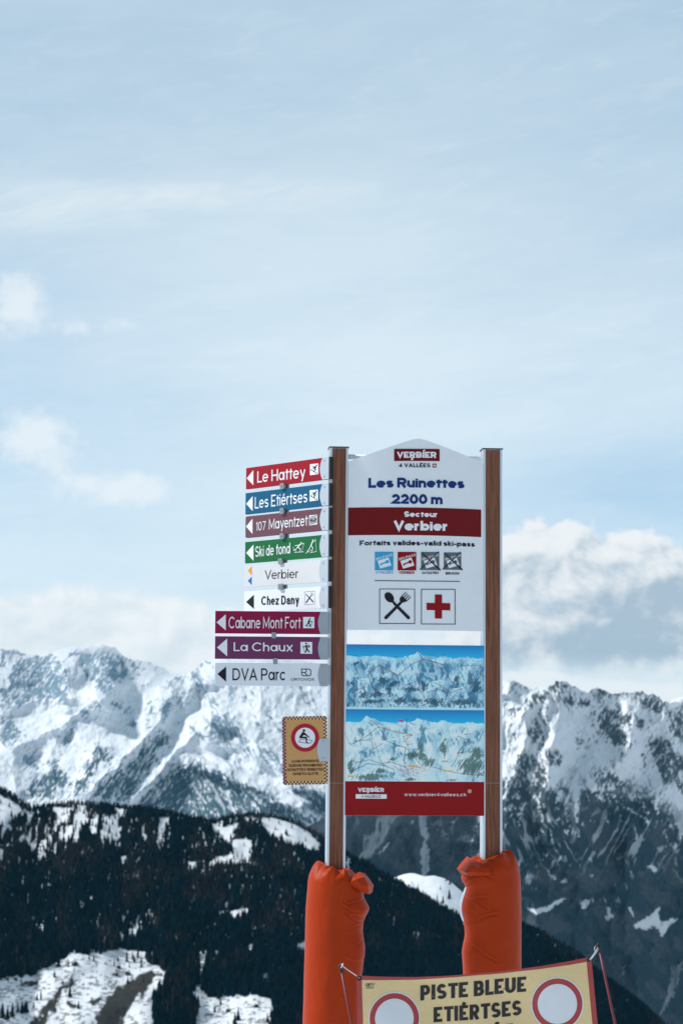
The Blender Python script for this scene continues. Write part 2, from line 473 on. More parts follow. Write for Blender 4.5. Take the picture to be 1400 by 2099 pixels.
# --- the darker rocky massif on the right, forest on its lower half
def right_massif():
    cp = [(560, 1720), (640, 1690), (690, 1662), (760, 1635), (850, 1590), (950, 1528), (1020, 1478)]
    cp += z5([(105, 390), (150, 325), (250, 288), (310, 208), (350, 163), (420, 178), (440, 160), (490, 128), (560, 133), (640, 178), (720, 213), (750, 180), (785, 170),
              (850, 198), (880, 222), (960, 205), (1050, 212), (1085, 200), (1110, 203), (1150, 225), (1180, 216), (1260, 270), (1300, 285), (1400, 275)]) + [(1440, 1428), (1500, 1420)]
    crest = lambda x: curve(cp, x) + (fbm(x / 7, x * 0 + 1, 9, 4) - 0.5) * 8
    PX, PY = grid_px(560, 1490, 1.5, crest, lambda x: 2160 + 0 * x, 430)
    cs = curve(cp, PX[0]); cs = np.convolve(np.pad(cs, 16, 'edge'), np.ones(33) / 33, 'valid')[None]
    wx = PX + (fbm(PX / 35, PY / 35, 121, 4) - 0.5) * 22; wy = PY + (fbm(PX / 35, PY / 35, 131, 4) - 0.5) * 22
    fx = PX + (fbm(PX / 8, PY / 8, 122, 3) - 0.5) * 9; fy = PY + (fbm(PX / 8, PY / 8, 132, 3) - 0.5) * 9
    fx2, fy2 = wx * 0.4 + fx * 0.6, wy * 0.4 + fy * 0.6
    rock_p = [z5(p) for p in (
        [(90, 400), (150, 325), (250, 285), (320, 200), (430, 170), (430, 240), (300, 320), (180, 385)], [(440, 190), (490, 125), (620, 160), (640, 190), (560, 220), (480, 235)],
        [(540, 240), (600, 240), (740, 290), (820, 300), (700, 315), (600, 310)], [(745, 190), (790, 165), (860, 200), (840, 240), (790, 210)], [(800, 260), (850, 260), (820, 310)],
        [(880, 210), (1050, 205), (1030, 240), (900, 240)], [(1060, 205), (1180, 215), (1290, 290), (1230, 370), (1150, 330), (1080, 260)],
        [(780, 370), (850, 340), (930, 350), (1040, 365), (1045, 500), (980, 615), (900, 590), (870, 540), (820, 510), (780, 450)],
        [(260, 510), (330, 460), (440, 440), (430, 560), (370, 625), (290, 570)], [(210, 650), (255, 615), (350, 690), (420, 780), (400, 860), (330, 830), (190, 800)],
        [(430, 640), (500, 625), (560, 720), (440, 770), (400, 700)], [(740, 830), (800, 775), (920, 800), (1020, 880), (900, 905), (770, 890)],
        [(1060, 370), (1170, 440), (1140, 500), (1080, 460)], [(1290, 360), (1420, 330), (1420, 560), (1310, 500)], [(1100, 640), (1150, 690), (1140, 760), (1110, 720)],
        [(1150, 550), (1300, 560), (1420, 700), (1420, 780), (1290, 870), (1210, 750), (1160, 650)], [(1340, 850), (1420, 820), (1420, 950), (1350, 900)],
        [(640, 560), (690, 530), (680, 590), (650, 600)], [(330, 390), (410, 330), (370, 430), (330, 460)], [(110, 640), (170, 520), (200, 480), (150, 620)],
        [(730, 470), (790, 540), (740, 570)], [(940, 650), (975, 640), (970, 680)], [(880, 700), (910, 680), (895, 720)])]
    mixed_p = [z5(p) for p in ([(620, 1140), (635, 930), (740, 880), (900, 930), (1180, 955), (1330, 1130), (1360, 1400), (620, 1400)],
                               [(60, 860), (210, 820), (330, 830), (430, 850), (560, 980), (610, 1140), (620, 1400), (60, 1400)], [(1360, 1180), (1460, 900), (1460, 1400), (1370, 1400)])]
    ln = np.where(PX > 1190, 0.5, -0.45)
    jag = (fbm((PX + ln * PY) / 5.5, (PY - ln * PX) / 26, 143, 4) - 0.5) * 34
    rk = blend_masks(fx2 + jag * 0.6, fy2 + jag, rock_p, 5.0)
    gully = sstep(0.80, 0.90, ridged((PX + ln * PY + (fbm(PX / 20, PY / 30, 145, 3) - 0.5) * 16) / 13, (PY - ln * PX) / 90, 147, 2, 0.4))
    mx = blend_masks(wx, wy, mixed_p, 18.0)
    s1 = ridged((PX - 0.35 * PY) / 9, PY / 26, 103, 5)
    s2 = ridged((PX + 0.45 * PY) / 10, PY / 24, 203, 5)
    st = np.where(PX > 1190, s1, s2)
    ln = np.where(PX > 1190, 0.5, -0.45)
    f1 = fbm((PX + ln * PY) / 3.2, (PY - ln * PX) / 8.5, 141, 4) * 0.7 + fbm(PX / 3, PY / 3.6, 142, 3) * 0.3
    rock = sstep(-0.1, 0.6, np.minimum(rk, 0.70) * 0.9 + (f1 - 0.5) * 2.9 + (st - 0.62) * 1.6 - 0.02)
    spk = sstep(0.60, 0.68, fbm((PX + ln * PY) / 3.6, (PY - ln * PX) / 11, 177, 4) + (st - 0.6) * 0.4 + (fbm(PX / 50, PY / 60, 191, 3) - 0.5) * 0.4)
    rock = np.maximum(rock, spk * 0.85 * (0.2 + 0.8 * sstep(-3.0, -0.4, np.maximum(rk, mx))))
    rock = rock * (1 - 0.8 * gully * sstep(1760, 1640, PY))
    mixn = sstep(-0.05, 0.5, mx * 0.6 + (st - 0.58) * 2.6 + (f1 - 0.5) * 2.4 - 0.02 + sstep(1600, 1800, PY) * 1.0)
    low = sstep(1630, 1770, PY + (fbm(PX / 40, PY / 60, 151, 4) - 0.5) * 260 + (st - 0.6) * 260)
    dark = np.maximum(np.maximum(rock, mixn * sstep(-0.6, 0.3, mx)), low) * (1 - 0.55 * gully * sstep(1830, 1700, PY) * sstep(1640, 1700, PY) * sstep(1000, 1060, PX))
    dark = np.maximum(dark, sstep(1015, 965, PX) * sstep(1610, 1650, PY + (f1 - 0.5) * 40) * 0.97)
    base = np.array([0.050, 0.080, 0.098]) * (0.6 + 0.8 * fbm(PX / 5, PY / 6, 108, 3))[..., None]
    tre = fbm(PX / 2.6, PY / 6.5, 155, 3)
    forest = np.array([0.003, 0.028, 0.044]) * (0.35 + 1.3 * tre)[..., None]
    brown = np.array([0.045, 0.058, 0.072]) * (0.5 + 1.0 * tre)[..., None]
    bm = sstep(0.47, 0.62, fbm((PX - 0.5 * PY) / 30, PY / 45, 161, 4))
    forest = lerpc(forest, brown, bm * 0.75)
    ftop = sstep(1560, 1720, PY + (fbm(PX / 25, PY / 25, 163, 4) - 0.5) * 160)
    dcol = lerpc(base, forest, ftop)
    col = lerpc(np.broadcast_to(SNOW * 0.97, PX.shape + (3,)), dcol, np.clip(dark, 0, 1) * 0.96)

    def put(pts_list, c, soft, nz, sx=3.0, sy=5.0, amt=1.0, X_=None, Y_=None):
        nonlocal col
        m = blend_masks(fx if X_ is None else X_, fy if Y_ is None else Y_, pts_list, soft)
        m = sstep(-0.2, 0.5, m + (fbm(PX / sx, PY / sy, 301, 4) - 0.5) * nz) * amt
        col = lerpc(col, np.broadcast_to(np.array(c), col.shape), m)

    # pale scree below the map panel, avalanche chute, couloirs, snow left in the clearings
    put([z7([(-60, 560), (60, 300), (200, 130), (590, 130), (560, 230), (440, 380), (300, 545), (150, 600)])], (0.105, 0.135, 0.16), 10, 1.4, 6, 9, 0.85)
    put([z7([(735, 120), (825, 120), (815, 250), (835, 340), (812, 400), (850, 550), (815, 740), (765, 740), (755, 520), (785, 380), (735, 260)])], (0.42, 0.47, 0.51), 4, 1.2, 3, 5, 0.92)
    put([z5([(600, 860), (680, 880), (650, 1000), (638, 1140), (622, 1140), (620, 1000)]), z5([(1280, 880), (1420, 960), (1420, 1180), (1385, 1290), (1350, 1150)]),
         z5([(340, 950), (365, 960), (385, 1110), (365, 1060)]), z5([(215, 1090), (265, 1000), (280, 1010), (230, 1100)]), z5([(1040, 1130), (1075, 1260), (1060, 1280)]),
         z5([(960, 1010), (1170, 1140), (1160, 1150), (980, 1030)])], SNOW * 0.95, 4, 2.2)
    put([z6(p) for p in ([(270, 700), (340, 715), (440, 690), (540, 630), (560, 645), (470, 710), (400, 745), (350, 770)], [(655, 670), (725, 650), (725, 685), (680, 720), (670, 690)],
                         [(845, 700), (880, 705), (895, 760), (865, 805), (845, 780), (870, 760)], [(1000, 710), (1025, 700), (1045, 770), (1015, 740)],
                         [(1035, 830), (1160, 770), (1235, 695), (1225, 780), (1250, 800), (1365, 780), (1310, 830), (1250, 915), (1200, 840), (1110, 870)],
                         [(380, 350), (410, 355), (400, 375)], [(420, 420), (490, 510), (470, 510)], [(520, 520), (570, 495), (560, 530)], [(600, 130), (620, 150), (605, 185), (595, 170)],
                         [(1150, 400), (1220, 410), (1190, 470)], [(900, 520), (915, 525), (908, 545)], [(735, 475), (755, 478), (745, 490)], [(1020, 430), (1035, 450), (1025, 475)])],
        SNOW * 0.85, 2.5, 1.6)
    put([z7(p) for p in ([(1040, 210), (1070, 205), (1065, 230)], [(1225, 225), (1245, 250), (1285, 310), (1270, 325)], [(1240, 400), (1265, 370), (1250, 420)], [(905, 290), (925, 275), (920, 298)],
                         [(340, 530), (430, 440), (460, 400), (440, 460)], [(660, 190), (675, 200), (670, 240)])], SNOW * 0.8, 2.0, 1.8)
    put([z6([(1330, 1130), (1390, 1100), (1345, 1330), (1240, 1470), (1290, 1300)]), z6([(950, 1130), (985, 1120), (975, 1190)])], (0.27, 0.29, 0.31), 6, 2.2, 3, 7, 0.8)
    rel = np.zeros(PX.shape)
    for pts, w, a in ((z5([(490, 130), (520, 330), (440, 760), (420, 1000), (520, 1400)]), 50, 260), (z5([(1110, 205), (1050, 480), (960, 680), (760, 860), (640, 1000), (640, 1500)]), 55, 300),
                      (z5([(1260, 270), (1280, 560), (1300, 900), (1180, 960), (1100, 1300)]), 50, 240), (z5([(310, 210), (250, 620), (150, 900), (100, 1400)]), 45, 200),
                      (z6([(100, 100), (350, 800), (500, 1400)]), 60, 200), (z6([(1000, 200), (1000, 900), (1100, 1400)]), 70, 200), (z7([(560, 160), (300, 560)]), 40, 160)):
        d = seg_dist(wx, wy, pts)
        rel += 0.6 * a * np.clip(1 - d / w, 0, 1) ** 1.2
    rel += (ridged(wx / 55, wy / 80, 115, 3, 0.42) - 0.6) * 110 + (fbm(PX / 8, PY / 11, 161, 4) - 0.5) * 18
    Y = 8700 + (PX - 560) * 2.6 - (PY - cs) * 2.1 - rel * sstep(-5, 30, PY - cs)
    land_sheet('rocky_mountain', PX, PY, Y, col, M_snowrock, (1200, 800))


def far_ridge():
    cp = [(700, 1475), (800, 1450), (960, 1420), (1000, 1405), (1030, 1398), (1048, 1395), (1066, 1402), (1085, 1411), (1110, 1418), (1180, 1430), (1330, 1428), (1365, 1442), (1385, 1432), (1420, 1428), (1500, 1440)]
    crest = lambda x: curve(cp, x) + (fbm(x / 9, x * 0, 19, 4) - 0.5) * 5
    PX, PY = grid_px(700, 1500, 2, crest, lambda x: 1600 + 0 * x, 60)
    rk = sstep(0.55, 0.66, fbm(PX / 7, PY / 5, 411, 4) + 0.14 * np.exp(-((PX - 1072) ** 2) / 400 - ((PY - 1408) ** 2) / 60) - 0.05)
    col = lerpc(np.broadcast_to(SNOW, PX.shape + (3,)), np.broadcast_to(np.array([0.2, 0.24, 0.27]), PX.shape + (3,)), rk * 0.8)
    Y = 16500 - (PY - crest(PX[0])[None]) * 6 + (fbm(PX / 20, PY / 20, 421, 4) - 0.5) * 200
    land_sheet('snowy_ridge', PX, PY, Y, col, M_snowrock, (900, 300))


# --- the wooded hill in the middle distance
HC = [(-90, 1585), (-40, 1600), (0, 1618), (40, 1640), (72, 1660), (110, 1652), (160, 1648), (220, 1652), (300, 1660), (370, 1674), (430, 1684), (480, 1677), (530, 1671), (560, 1675),
      (600, 1686), (640, 1708), (670, 1728), (712, 1752), (760, 1779), (800, 1804), (840, 1826), (880, 1848), (920, 1874), (960, 1890), (1020, 1898), (1070, 1900), (1110, 1917), (1180, 1955),
      (1230, 1999), (1290, 2044), (1370, 2112), (1480, 2190)]


def hill_crest(x): return curve(HC, x) + (fbm(x / 30, x * 0, 505, 3) - 0.5) * 6


def hill_Y(px, py):
    c = hill_crest(px)
    return 5450 - (py - c) * 2.5 - (fbm(px / 90, py / 80, 515, 2) - 0.5) * 110 * sstep(0, 40, py - c)


CLEAR = [[(-20, 1622), (0, 1628), (30, 1648), (52, 1660), (62, 1664), (40, 1674), (10, 1690), (-20, 1690)],
         [(-20, 2012), (60, 2000), (95, 1985), (150, 1955), (205, 1957), (245, 1946), (300, 1955), (298, 1975), (345, 1992), (330, 2025), (315, 2048), (318, 2130), (-20, 2130)],
         [(388, 2036), (412, 2022), (425, 2045), (470, 2043), (515, 2042), (556, 2050), (560, 2080), (550, 2130), (400, 2130), (405, 2070)],
         [(428, 1686), (455, 1695), (487, 1690), (482, 1712), (466, 1728), (450, 1718)], [(470, 1722), (515, 1722), (515, 1765), (490, 1772), (425, 1776), (440, 1760), (475, 1750)],
         [(538, 1678), (580, 1678), (612, 1690), (640, 1712), (662, 1740), (640, 1746), (612, 1736), (580, 1726), (545, 1710)],
         [(445, 1868), (512, 1862), (510, 1874), (478, 1888), (465, 1878)], [(605, 1938), (640, 1925), (640, 1962), (612, 1952)],
         [(70, 1900), (94, 1888), (90, 1905), (84, 1920)], [(245, 1757), (260, 1753), (256, 1777), (247, 1772)], [(33, 1727), (52, 1707), (48, 1722)],
         [(712, 1752), (719, 1770), (715, 1790), (706, 1775)], [(770, 1795), (790, 1806), (788, 1818), (776, 1808)], [(843, 1908), (862, 1912), (862, 1936), (852, 1930)],
         [(880, 1916), (906, 1922), (900, 1932)], [(175, 1843), (192, 1830), (190, 1846)], [(-20, 1735), (8, 1740), (8, 1766), (-20, 1766)], [(380, 1772), (402, 1768), (400, 1782), (385, 1784)],
         [(405, 1955), (425, 1948), (418, 1990), (412, 2025), (406, 1985)], [(440, 1952), (450, 1950), (446, 1968)], [(495, 1948), (520, 1936), (516, 1958)], [(535, 2000), (552, 1996), (548, 2020)],
         [(480, 2000), (492, 1996), (490, 2012)], [(110, 1655), (145, 1660), (135, 1690), (115, 1680)], [(235, 1655), (255, 1660), (245, 1680)], [(340, 1660), (352, 1664), (346, 1672)],
         [(390, 1678), (412, 1680), (405, 1686)], [(565, 1862), (600, 1876), (570, 1868)]]
FIELDS = [[(180, 2115), (215, 2060), (250, 2020), (300, 1990), (330, 1995), (310, 2018), (270, 2065), (235, 2115)], [(60, 2105), (95, 2062), (120, 2035), (142, 2000), (152, 1997), (145, 2025), (122, 2050), (110, 2075), (85, 2110)],
          [(138, 2052), (160, 2058), (165, 2068), (140, 2068)], [(40, 2018), (80, 2010), (75, 2024), (45, 2026)], [(180, 2050), (205, 2038), (212, 2050), (190, 2062)]]


def thin_mask(PX, PY):
    """0 = closed forest, 1 = open snow"""
    wx = PX + (fbm(PX / 9, PY / 12, 531, 3) - 0.5) * 12; wy = PY + (fbm(PX / 9, PY / 12, 541, 3) - 0.5) * 12
    m = blend_masks(wx, wy, CLEAR, 4.0)
    op = sstep(-0.6, 0.8, m)
    # long thin gaps between the trees of the upper slope
    z = np.exp(-((PY - 1715) / 75.0) ** 2) * sstep(640, 420, PX) + 0.75 * np.exp(-((PY - 1905) / 40.0) ** 2) * sstep(80, 150, PX) * sstep(380, 330, PX) + 0.4 * np.exp(-((PY - 2000) / 50.0) ** 2) * sstep(380, 420, PX) * sstep(620, 560, PX)
    st = fbm((PX + 0.12 * PY) / 7, PY / 30, 551, 3)
    big = fbm(PX / 55, PY / 50, 561, 3)
    fine = fbm((PX + 0.1 * PY) / 3.6, PY / 17, 571, 3)
    gap = np.maximum(sstep(0.59, 0.71, st + (big - 0.5) * 0.55), sstep(0.61, 0.70, fine + (big - 0.5) * 0.6) * 0.9)
    sparse = sstep(0.70, 0.76, fine) * 0.8
    return np.maximum(np.maximum(op, gap * np.clip(z, 0, 1) * 0.95 * sstep(0.40, 0.56, fbm(PX / 38, PY / 46, 577, 3))), sparse)


def field_mask(PX, PY):
    wx = PX + (fbm(PX / 14, PY / 14, 731, 4) - 0.5) * 26; wy = PY + (fbm(PX / 14, PY / 14, 741, 4) - 0.5) * 22
    return sstep(-0.3, 0.6, blend_masks(wx, wy, FIELDS, 5.0) + (fbm(PX / 4, PY / 4, 751, 3) - 0.5) * 1.3)


def hill():
    PX, PY = grid_px(-90, 1480, 2.5, hill_crest, lambda x: 2240 + 0 * x, 230)
    op = thin_mask(PX, PY)
    col = lerpc(np.broadcast_to(np.array([0.008, 0.020, 0.026]), PX.shape + (3,)), np.broadcast_to(SNOW * 0.93, PX.shape + (3,)), sstep(0.15, 0.55, op))
    fm = field_mask(PX, PY)
    col = lerpc(col, np.array([0.047, 0.044, 0.040]) * (0.6 + 0.8 * fbm(PX / 5, PY / 5, 761, 3))[..., None], fm * sstep(0.3, 0.7, op))
    sc = sstep(0.57, 0.66, fbm(PX / 9, PY / 3.2, 771, 4) + (fbm(PX / 45, PY / 25, 781, 2) - 0.5) * 0.3) * sstep(0.5, 0.9, op) * sstep(1950, 1975, PY) * 0.7
    col = lerpc(col, np.broadcast_to(np.array([0.035, 0.045, 0.05]), col.shape), sc)
    land_sheet('hill', PX, PY, hill_Y(PX, PY), col, M_hill, (700, 160))


def knoll_crest(x):
    return curve([(780, 1815), (812, 1799), (825, 1794), (840, 1791), (850, 1791.5), (870, 1797.5), (890, 1796), (912, 1802), (930, 1814), (950, 1832), (1000, 1878), (1030, 1900)], x)


def knoll():
    PX, PY = grid_px(780, 1030, 2, knoll_crest, lambda x: np.maximum(curve(HC, x) + 10, knoll_crest(x) + 4), 30)
    col = np.broadcast_to(SNOW, PX.shape + (3,)).copy()
    kc_ = np.convolve(np.pad(knoll_crest(PX[0]), 15, 'edge'), np.ones(31) / 31, 'valid')[None]
    Y = 6150 - (PY - kc_) * 7.5 + (fbm(PX / 30, PY / 25, 811, 2) - 0.5) * 30
    land_sheet('snow_knoll', PX, PY, Y, col, M_snowrock, (500, 120))


def ground():
    ys = np.concatenate([np.linspace(-60, 40, 60), np.geomspace(44, 3200, 60), np.geomspace(3600, 45000, 25)])
    xs = np.concatenate([-np.geomspace(30000, 12, 40), np.linspace(-10, 10, 40), np.geomspace(12, 30000, 40)])
    PX, PY = np.meshgrid(xs, ys)
    z = np.interp(PY, [-60, -5, 3, 8, 13, 17, 40, 300, 3000, 3600, 7500, 45000], [4.5, 1.45, 1.35, 0.85, 0.10, -0.05, -4.5, -70, -700, -980, -1750, -1900])
    z = z + (fbm(PX / 2.2, PY / 2.2, 901, 4) - 0.5) * 0.14 * (PY < 60)
    o = link('ground', grid_mesh('ground', np.stack([PX, PY, z], -1)), M_snow)
    tag(o, kind='structure')


left_massif(); right_massif(); far_ridge(); hill(); knoll(); ground()

# ------------------------------------------------------------------ the air
def haze():
    x, y0, y1, z0, z1 = 9000, -200, 21500, -2100, 740
    v = [(-x, y0, z0), (x, y0, z0), (x, y1, z0), (-x, y1, z0), (-x, y0, z1), (x, y0, z1), (x, y1, z1), (-x, y1, z1)]
    me = bpy.data.meshes.new('haze')
    me.from_pydata(v, [], [(0, 3, 2, 1), (4, 5, 6, 7), (0, 1, 5, 4), (1, 2, 6, 5), (2, 3, 7, 6), (3, 0, 4, 7)])
    m = bpy.data.materials.new('haze'); m.use_nodes = True
    t = m.node_tree; t.nodes.clear()
    pv_ = t.nodes.new('ShaderNodeVolumePrincipled'); o_ = t.nodes.new('ShaderNodeOutputMaterial')
    for k in ('Density Attribute', 'Color Attribute', 'Temperature Attribute'): pv_.inputs[k].default_value = ''
    pv_.inputs['Color'].default_value = (0.22, 0.63, 0.93, 1)
    pv_.inputs['Density'].default_value = 6.2e-6
    pv_.inputs['Anisotropy'].default_value = 0.2
    t.links.new(pv_.outputs[0], o_.inputs['Volume'])
    tag(link('haze', me, m), kind='stuff')


haze()


# ------------------------------------------------------------------ conifers
def tree_template(kind, seed):
    r = np.random.default_rng(seed)
    v, f, c = [], [], []
    # tapered trunk
    k = 5
    for z, rad in ((-0.06, 0.022), (0.5, 0.012), (0.97, 0.003)):
        for i in range(k):
            a = 2 * math.pi * i / k
            v.append((rad * math.cos(a), rad * math.sin(a), z)); c.append((0.030, 0.026, 0.024))
    for j in range(2):
        for i in range(k):
            f.append((j * k + i, j * k + (i + 1) % k, (j + 1) * k + (i + 1) % k)); f.append((j * k + i, (j + 1) * k + (i + 1) % k, (j + 1) * k + i))
    nt = len(f)
    # drooping whorls of branches
    tiers = 7
    for t in range(tiers):
        h = 0.10 + 0.86 * t / tiers
        rad = (0.155 if kind == 'fir' else 0.135) * (1 - t / tiers) ** 0.85 + 0.014
        n = 7 if t < 5 else 5
        off = r.uniform(0, 6)
        for i in range(n):
            a = off + 2 * math.pi * (i + r.uniform(-0.25, 0.25)) / n
            rr = rad * r.uniform(0.65, 1.2)
            wd = rr * 0.52 if kind == 'fir' else rr * 0.34
            top = min(h + 0.20, 1.0)
            b = len(v)
            ca, sa = math.cos(a), math.sin(a)
            v += [(0, 0, top), (rr * ca - wd * sa, rr * sa + wd * ca, h - 0.035 + r.uniform(-0.02, 0.02)), (rr * 1.15 * ca, rr * 1.15 * sa, h - 0.05), (rr * ca + wd * sa, rr * sa - wd * ca, h - 0.035 + r.uniform(-0.02, 0.02))]
            g = r.uniform(0.7, 1.35)
            base = (0.0018, 0.0110, 0.0165) if kind == 'fir' else (0.021, 0.020, 0.022)
            c += [tuple(g * q for q in base)] * 4
            f += [(b, b + 1, b + 2), (b, b + 2, b + 3)]
    return np.array(v, float), np.array(f, np.int64), np.array(c, float), nt


TPL = [tree_template('fir', s) for s in range(5)] + [tree_template('larch', 50 + s) for s in range(3)]
M_tree = mat('conifer_needles', rough=0.9, spec=0.0, vary=0.3, nscale=0.4, attr=True)


def forest():
    N = 68000
    px = rng.uniform(-85, 1475, N); u = rng.uniform(0, 1, N)
    c = hill_crest(px)
    py = c + 1.0 + (2215 - c) * u
    keep = (py > c) & (py < 2225)
    op = thin_mask(px, py)
    # lone stragglers stand in the thin parts, none in the open fields
    pr = np.where(op > 0.55, 0.035, np.where(op > 0.25, 0.28, 1.0))
    pr = np.where((py > 1985) & (op > 0.6), 0.003, pr)
    keep &= rng.uniform(0, 1, N) < pr
    px, py = px[keep], py[keep]
    # a closed row along the skyline
    pc = np.arange(-85, 1475, 1.6) + rng.uniform(-1, 1, 975)[:len(np.arange(-85, 1475, 1.6))]
    pc = pc[(pc > 70) | (pc < -10) | (rng.uniform(0, 1, len(pc)) < 0.9)]
    px = np.concatenate([px, pc]); py = np.concatenate([py, hill_crest(pc) + 1.5])
    P = at(px, py, hill_Y(px, py))
    n = len(P)
    hgt = rng.uniform(0.7, 1.25, n) * np.interp(py, [1640, 1780, 1950, 2200], [13.0, 16.5, 21, 25])
    hgt *= np.where(px > 1050, 0.72, 1.0)
    kind = rng.integers(0, 5, n)
    lar = (fbm(px / 45, py / 45, 601, 3) + rng.uniform(-0.16, 0.16, n)) > np.where(py < 1800, 0.50, 0.64)
    kind = np.where(lar, rng.integers(5, 8, n), kind)
    V, Q, C = [], [], []
    base = 0
    for k, (tv, tf, tcx, nt) in enumerate(TPL):
        ii = np.where(kind == k)[0]
        if not len(ii): continue
        a = rng.uniform(0, 6.28, len(ii)); h = hgt[ii]; w = h * rng.uniform(0.8, 1.25, len(ii))
        ca, sa = np.cos(a)[:, None], np.sin(a)[:, None]
        x = (tv[None, :, 0] * ca - tv[None, :, 1] * sa) * w[:, None] + P[ii, 0:1]
        y = (tv[None, :, 0] * sa + tv[None, :, 1] * ca) * w[:, None] + P[ii, 1:2]
        z = tv[None, :, 2] * h[:, None] + P[ii, 2:3]
        V.append(np.stack([x, y, z], -1).reshape(-1, 3))
        Q.append((tf[None] + (np.arange(len(ii)) * len(tv))[:, None, None] + base).reshape(-1, 3))
        tone = (rng.uniform(0.55, 1.0, len(ii)) ** 2 * 2.6)[:, None, None]
        C.append((tcx[None] * tone).reshape(-1, 3))
        base += len(ii) * len(tv)
    me = np_mesh(bpy.data.meshes.new('forest'), np.concatenate(V), np.concatenate(Q), np.concatenate(C), False)
    o = link('forest', me, M_tree)
    tag(o, 'dense dark conifer forest covering the hill behind the sign', 'forest', kind='stuff')


forest()


def half_mesh(name, tv, faces, cols):
    used = np.unique(faces)
    mp = np.full(len(tv), -1); mp[used] = np.arange(len(used))
    return np_mesh(bpy.data.meshes.new(name), tv[used], mp[faces], cols[used], False)


TREE_MESH = []
for tv, tf, tcx, nt in TPL:
    TREE_MESH.append((half_mesh('trunk', tv, tf[:nt], tcx), half_mesh('crown', tv, tf[nt:], tcx)))


def lone_tree(px, py, Y, h, w, k, label, group):
    p = at(px, py, Y)
    M = Matrix.Translation(Vector(p)) @ Matrix.Rotation(random.uniform(0, 6), 4, 'Z') @ Matrix.Diagonal((h * w, h * w, h, 1))
    o = empty('conifer_tree', M, label, 'tree', group)
    for me, nm in zip(TREE_MESH[k], ('trunk', 'crown')):
        ch = bpy.data.objects.new(nm, me); S.collection.objects.link(ch); ch.parent = o
        if not me.materials: me.materials.append(M_tree)


def knoll_Y(px, py): return 6150 - (py - float(knoll_crest(np.array([px]))[0])) * 7.5


for px, py, h, w, k, lb in ((903, 1823, 15, 1.0, 5, 'single pale conifer high on the bright snow knoll between the orange pads'),
                            (921, 1843, 30, 1.15, 0, 'tallest dark conifer alone on the bright snow knoll beside the right orange pad'),
                            (896, 1848, 22, 1.0, 6, 'reddish larch at the lower edge of the snow knoll'),
                            (908, 1852, 24, 1.0, 1, 'dark conifer beside the reddish larch on the lower edge of the snow knoll'),
                            (857, 1824, 18, 0.9, 2, 'grey conifer at the left foot of the bright snow knoll'),
                            (847, 1815, 12, 0.8, 7, 'faint small tree halfway down the left side of the snow knoll'),
                            (843, 1811, 11, 0.8, 5, 'smallest faint tree on the left side of the snow knoll'),
                            (914, 1806, 14, 1.3, 5, 'reddish tree on the skyline of the snow knoll'),
                            (922, 1813, 14, 1.5, 3, 'dark bushy tree on the skyline of the snow knoll, next to the reddish one')):
    lone_tree(px, py + 2, knoll_Y(px, py + 2), h, w, k, lb, 'trees on the snow knoll')
for px, py, h, w, k, lb in ((5, 2088, 32, 1.0, 0, 'dark fir at the left frame edge of the lower snow clearing'), (15, 2092, 27, 1.1, 1, 'broad dark fir second from the left frame edge in the clearing'),
                            (25, 2086, 30, 1.0, 2, 'pointed dark fir in the middle of the clump in the lower left clearing'), (36, 2078, 24, 1.0, 5, 'brownish larch in the clump of firs in the lower left clearing'),
                            (45, 2080, 29, 1.0, 3, 'dark fir right of the brownish larch in the lower left clearing'), (54, 2078, 27, 1.2, 4, 'rightmost dark fir of the clump in the lower left clearing'),
                            (84, 2052, 26, 0.8, 6, 'thin bare larch alone above the fir clump in the clearing'), (76, 2052, 14, 1.2, 0, 'low dark bush-like fir beside the thin bare larch'),
                            (242, 1972, 12, 1.1, 1, 'small pointed fir alone on white snow near the top of the clearing'),
                            (112, 2004, 14, 1.3, 2, 'squat dark fir alone on the snow left of the brown field'), (69, 2068, 13, 1.2, 5, 'small brown larch below the squat firs in the clearing'),
                            (452, 2060, 16, 1.0, 3, 'small dark fir in the second clearing beside the left orange pad'), (488, 2092, 24, 1.2, 4, 'big dark fir in the middle of the second clearing beside the left orange pad'),
                            (440, 2076, 15, 1.2, 0, 'low dark fir at the left of the second clearing'), (548, 2098, 22, 1.0, 1, 'dark fir at the right end of the second clearing')):
    lone_tree(px, py, float(hill_Y(np.array([px * 1.0]), np.array([py * 1.0]))[0]), h, w, k, lb, 'lone trees in the clearings')


def chalet(px, py, w, rot, label):
    p = at(px, py, float(hill_Y(np.array([px * 1.0]), np.array([py * 1.0]))[0]))
    o = empty('chalet', Matrix.Translation(Vector(p)) @ Matrix.Rotation(rot, 4, 'Z'), label, 'chalet', 'huts in the snow clearing')
    d, h = w * 1.25, w * 0.55
    x, y = w / 2, d / 2
    v = [(-x, -y, -3), (x, -y, -3), (x, y, -3), (-x, y, -3), (-x, -y, h), (x, -y, h), (x, y, h), (-x, y, h), (0, -y, h + w * 0.3), (0, y, h + w * 0.3)]
    me = bpy.data.meshes.new('wall'); me.from_pydata(v, [], [(0, 1, 5, 8, 4), (1, 2, 6, 5), (2, 3, 7, 9, 6), (3, 0, 4, 7)])
    link('wall', me, M_dark_timber, o)
    e, q, tt = x * 1.2, y * 1.15, w * 0.06
    rz = h - w * 0.06 + 0.1; tz = h + w * 0.3 + 0.1
    v = [(-e, -q, rz), (0, -q, tz), (e, -q, rz), (-e, q, rz), (0, q, tz), (e, q, rz)]
    v += [(a, b, c + tt) for a, b, c in v]
    me = bpy.data.meshes.new('roof'); me.from_pydata(v, [], [(0, 1, 4, 3), (1, 2, 5, 4), (6, 9, 10, 7), (7, 10, 11, 8), (0, 6, 7, 1), (1, 7, 8, 2), (3, 4, 10, 9), (4, 5, 11, 10), (0, 3, 9, 6), (2, 8, 11, 5)])
    link('roof', me, M_roof, o)


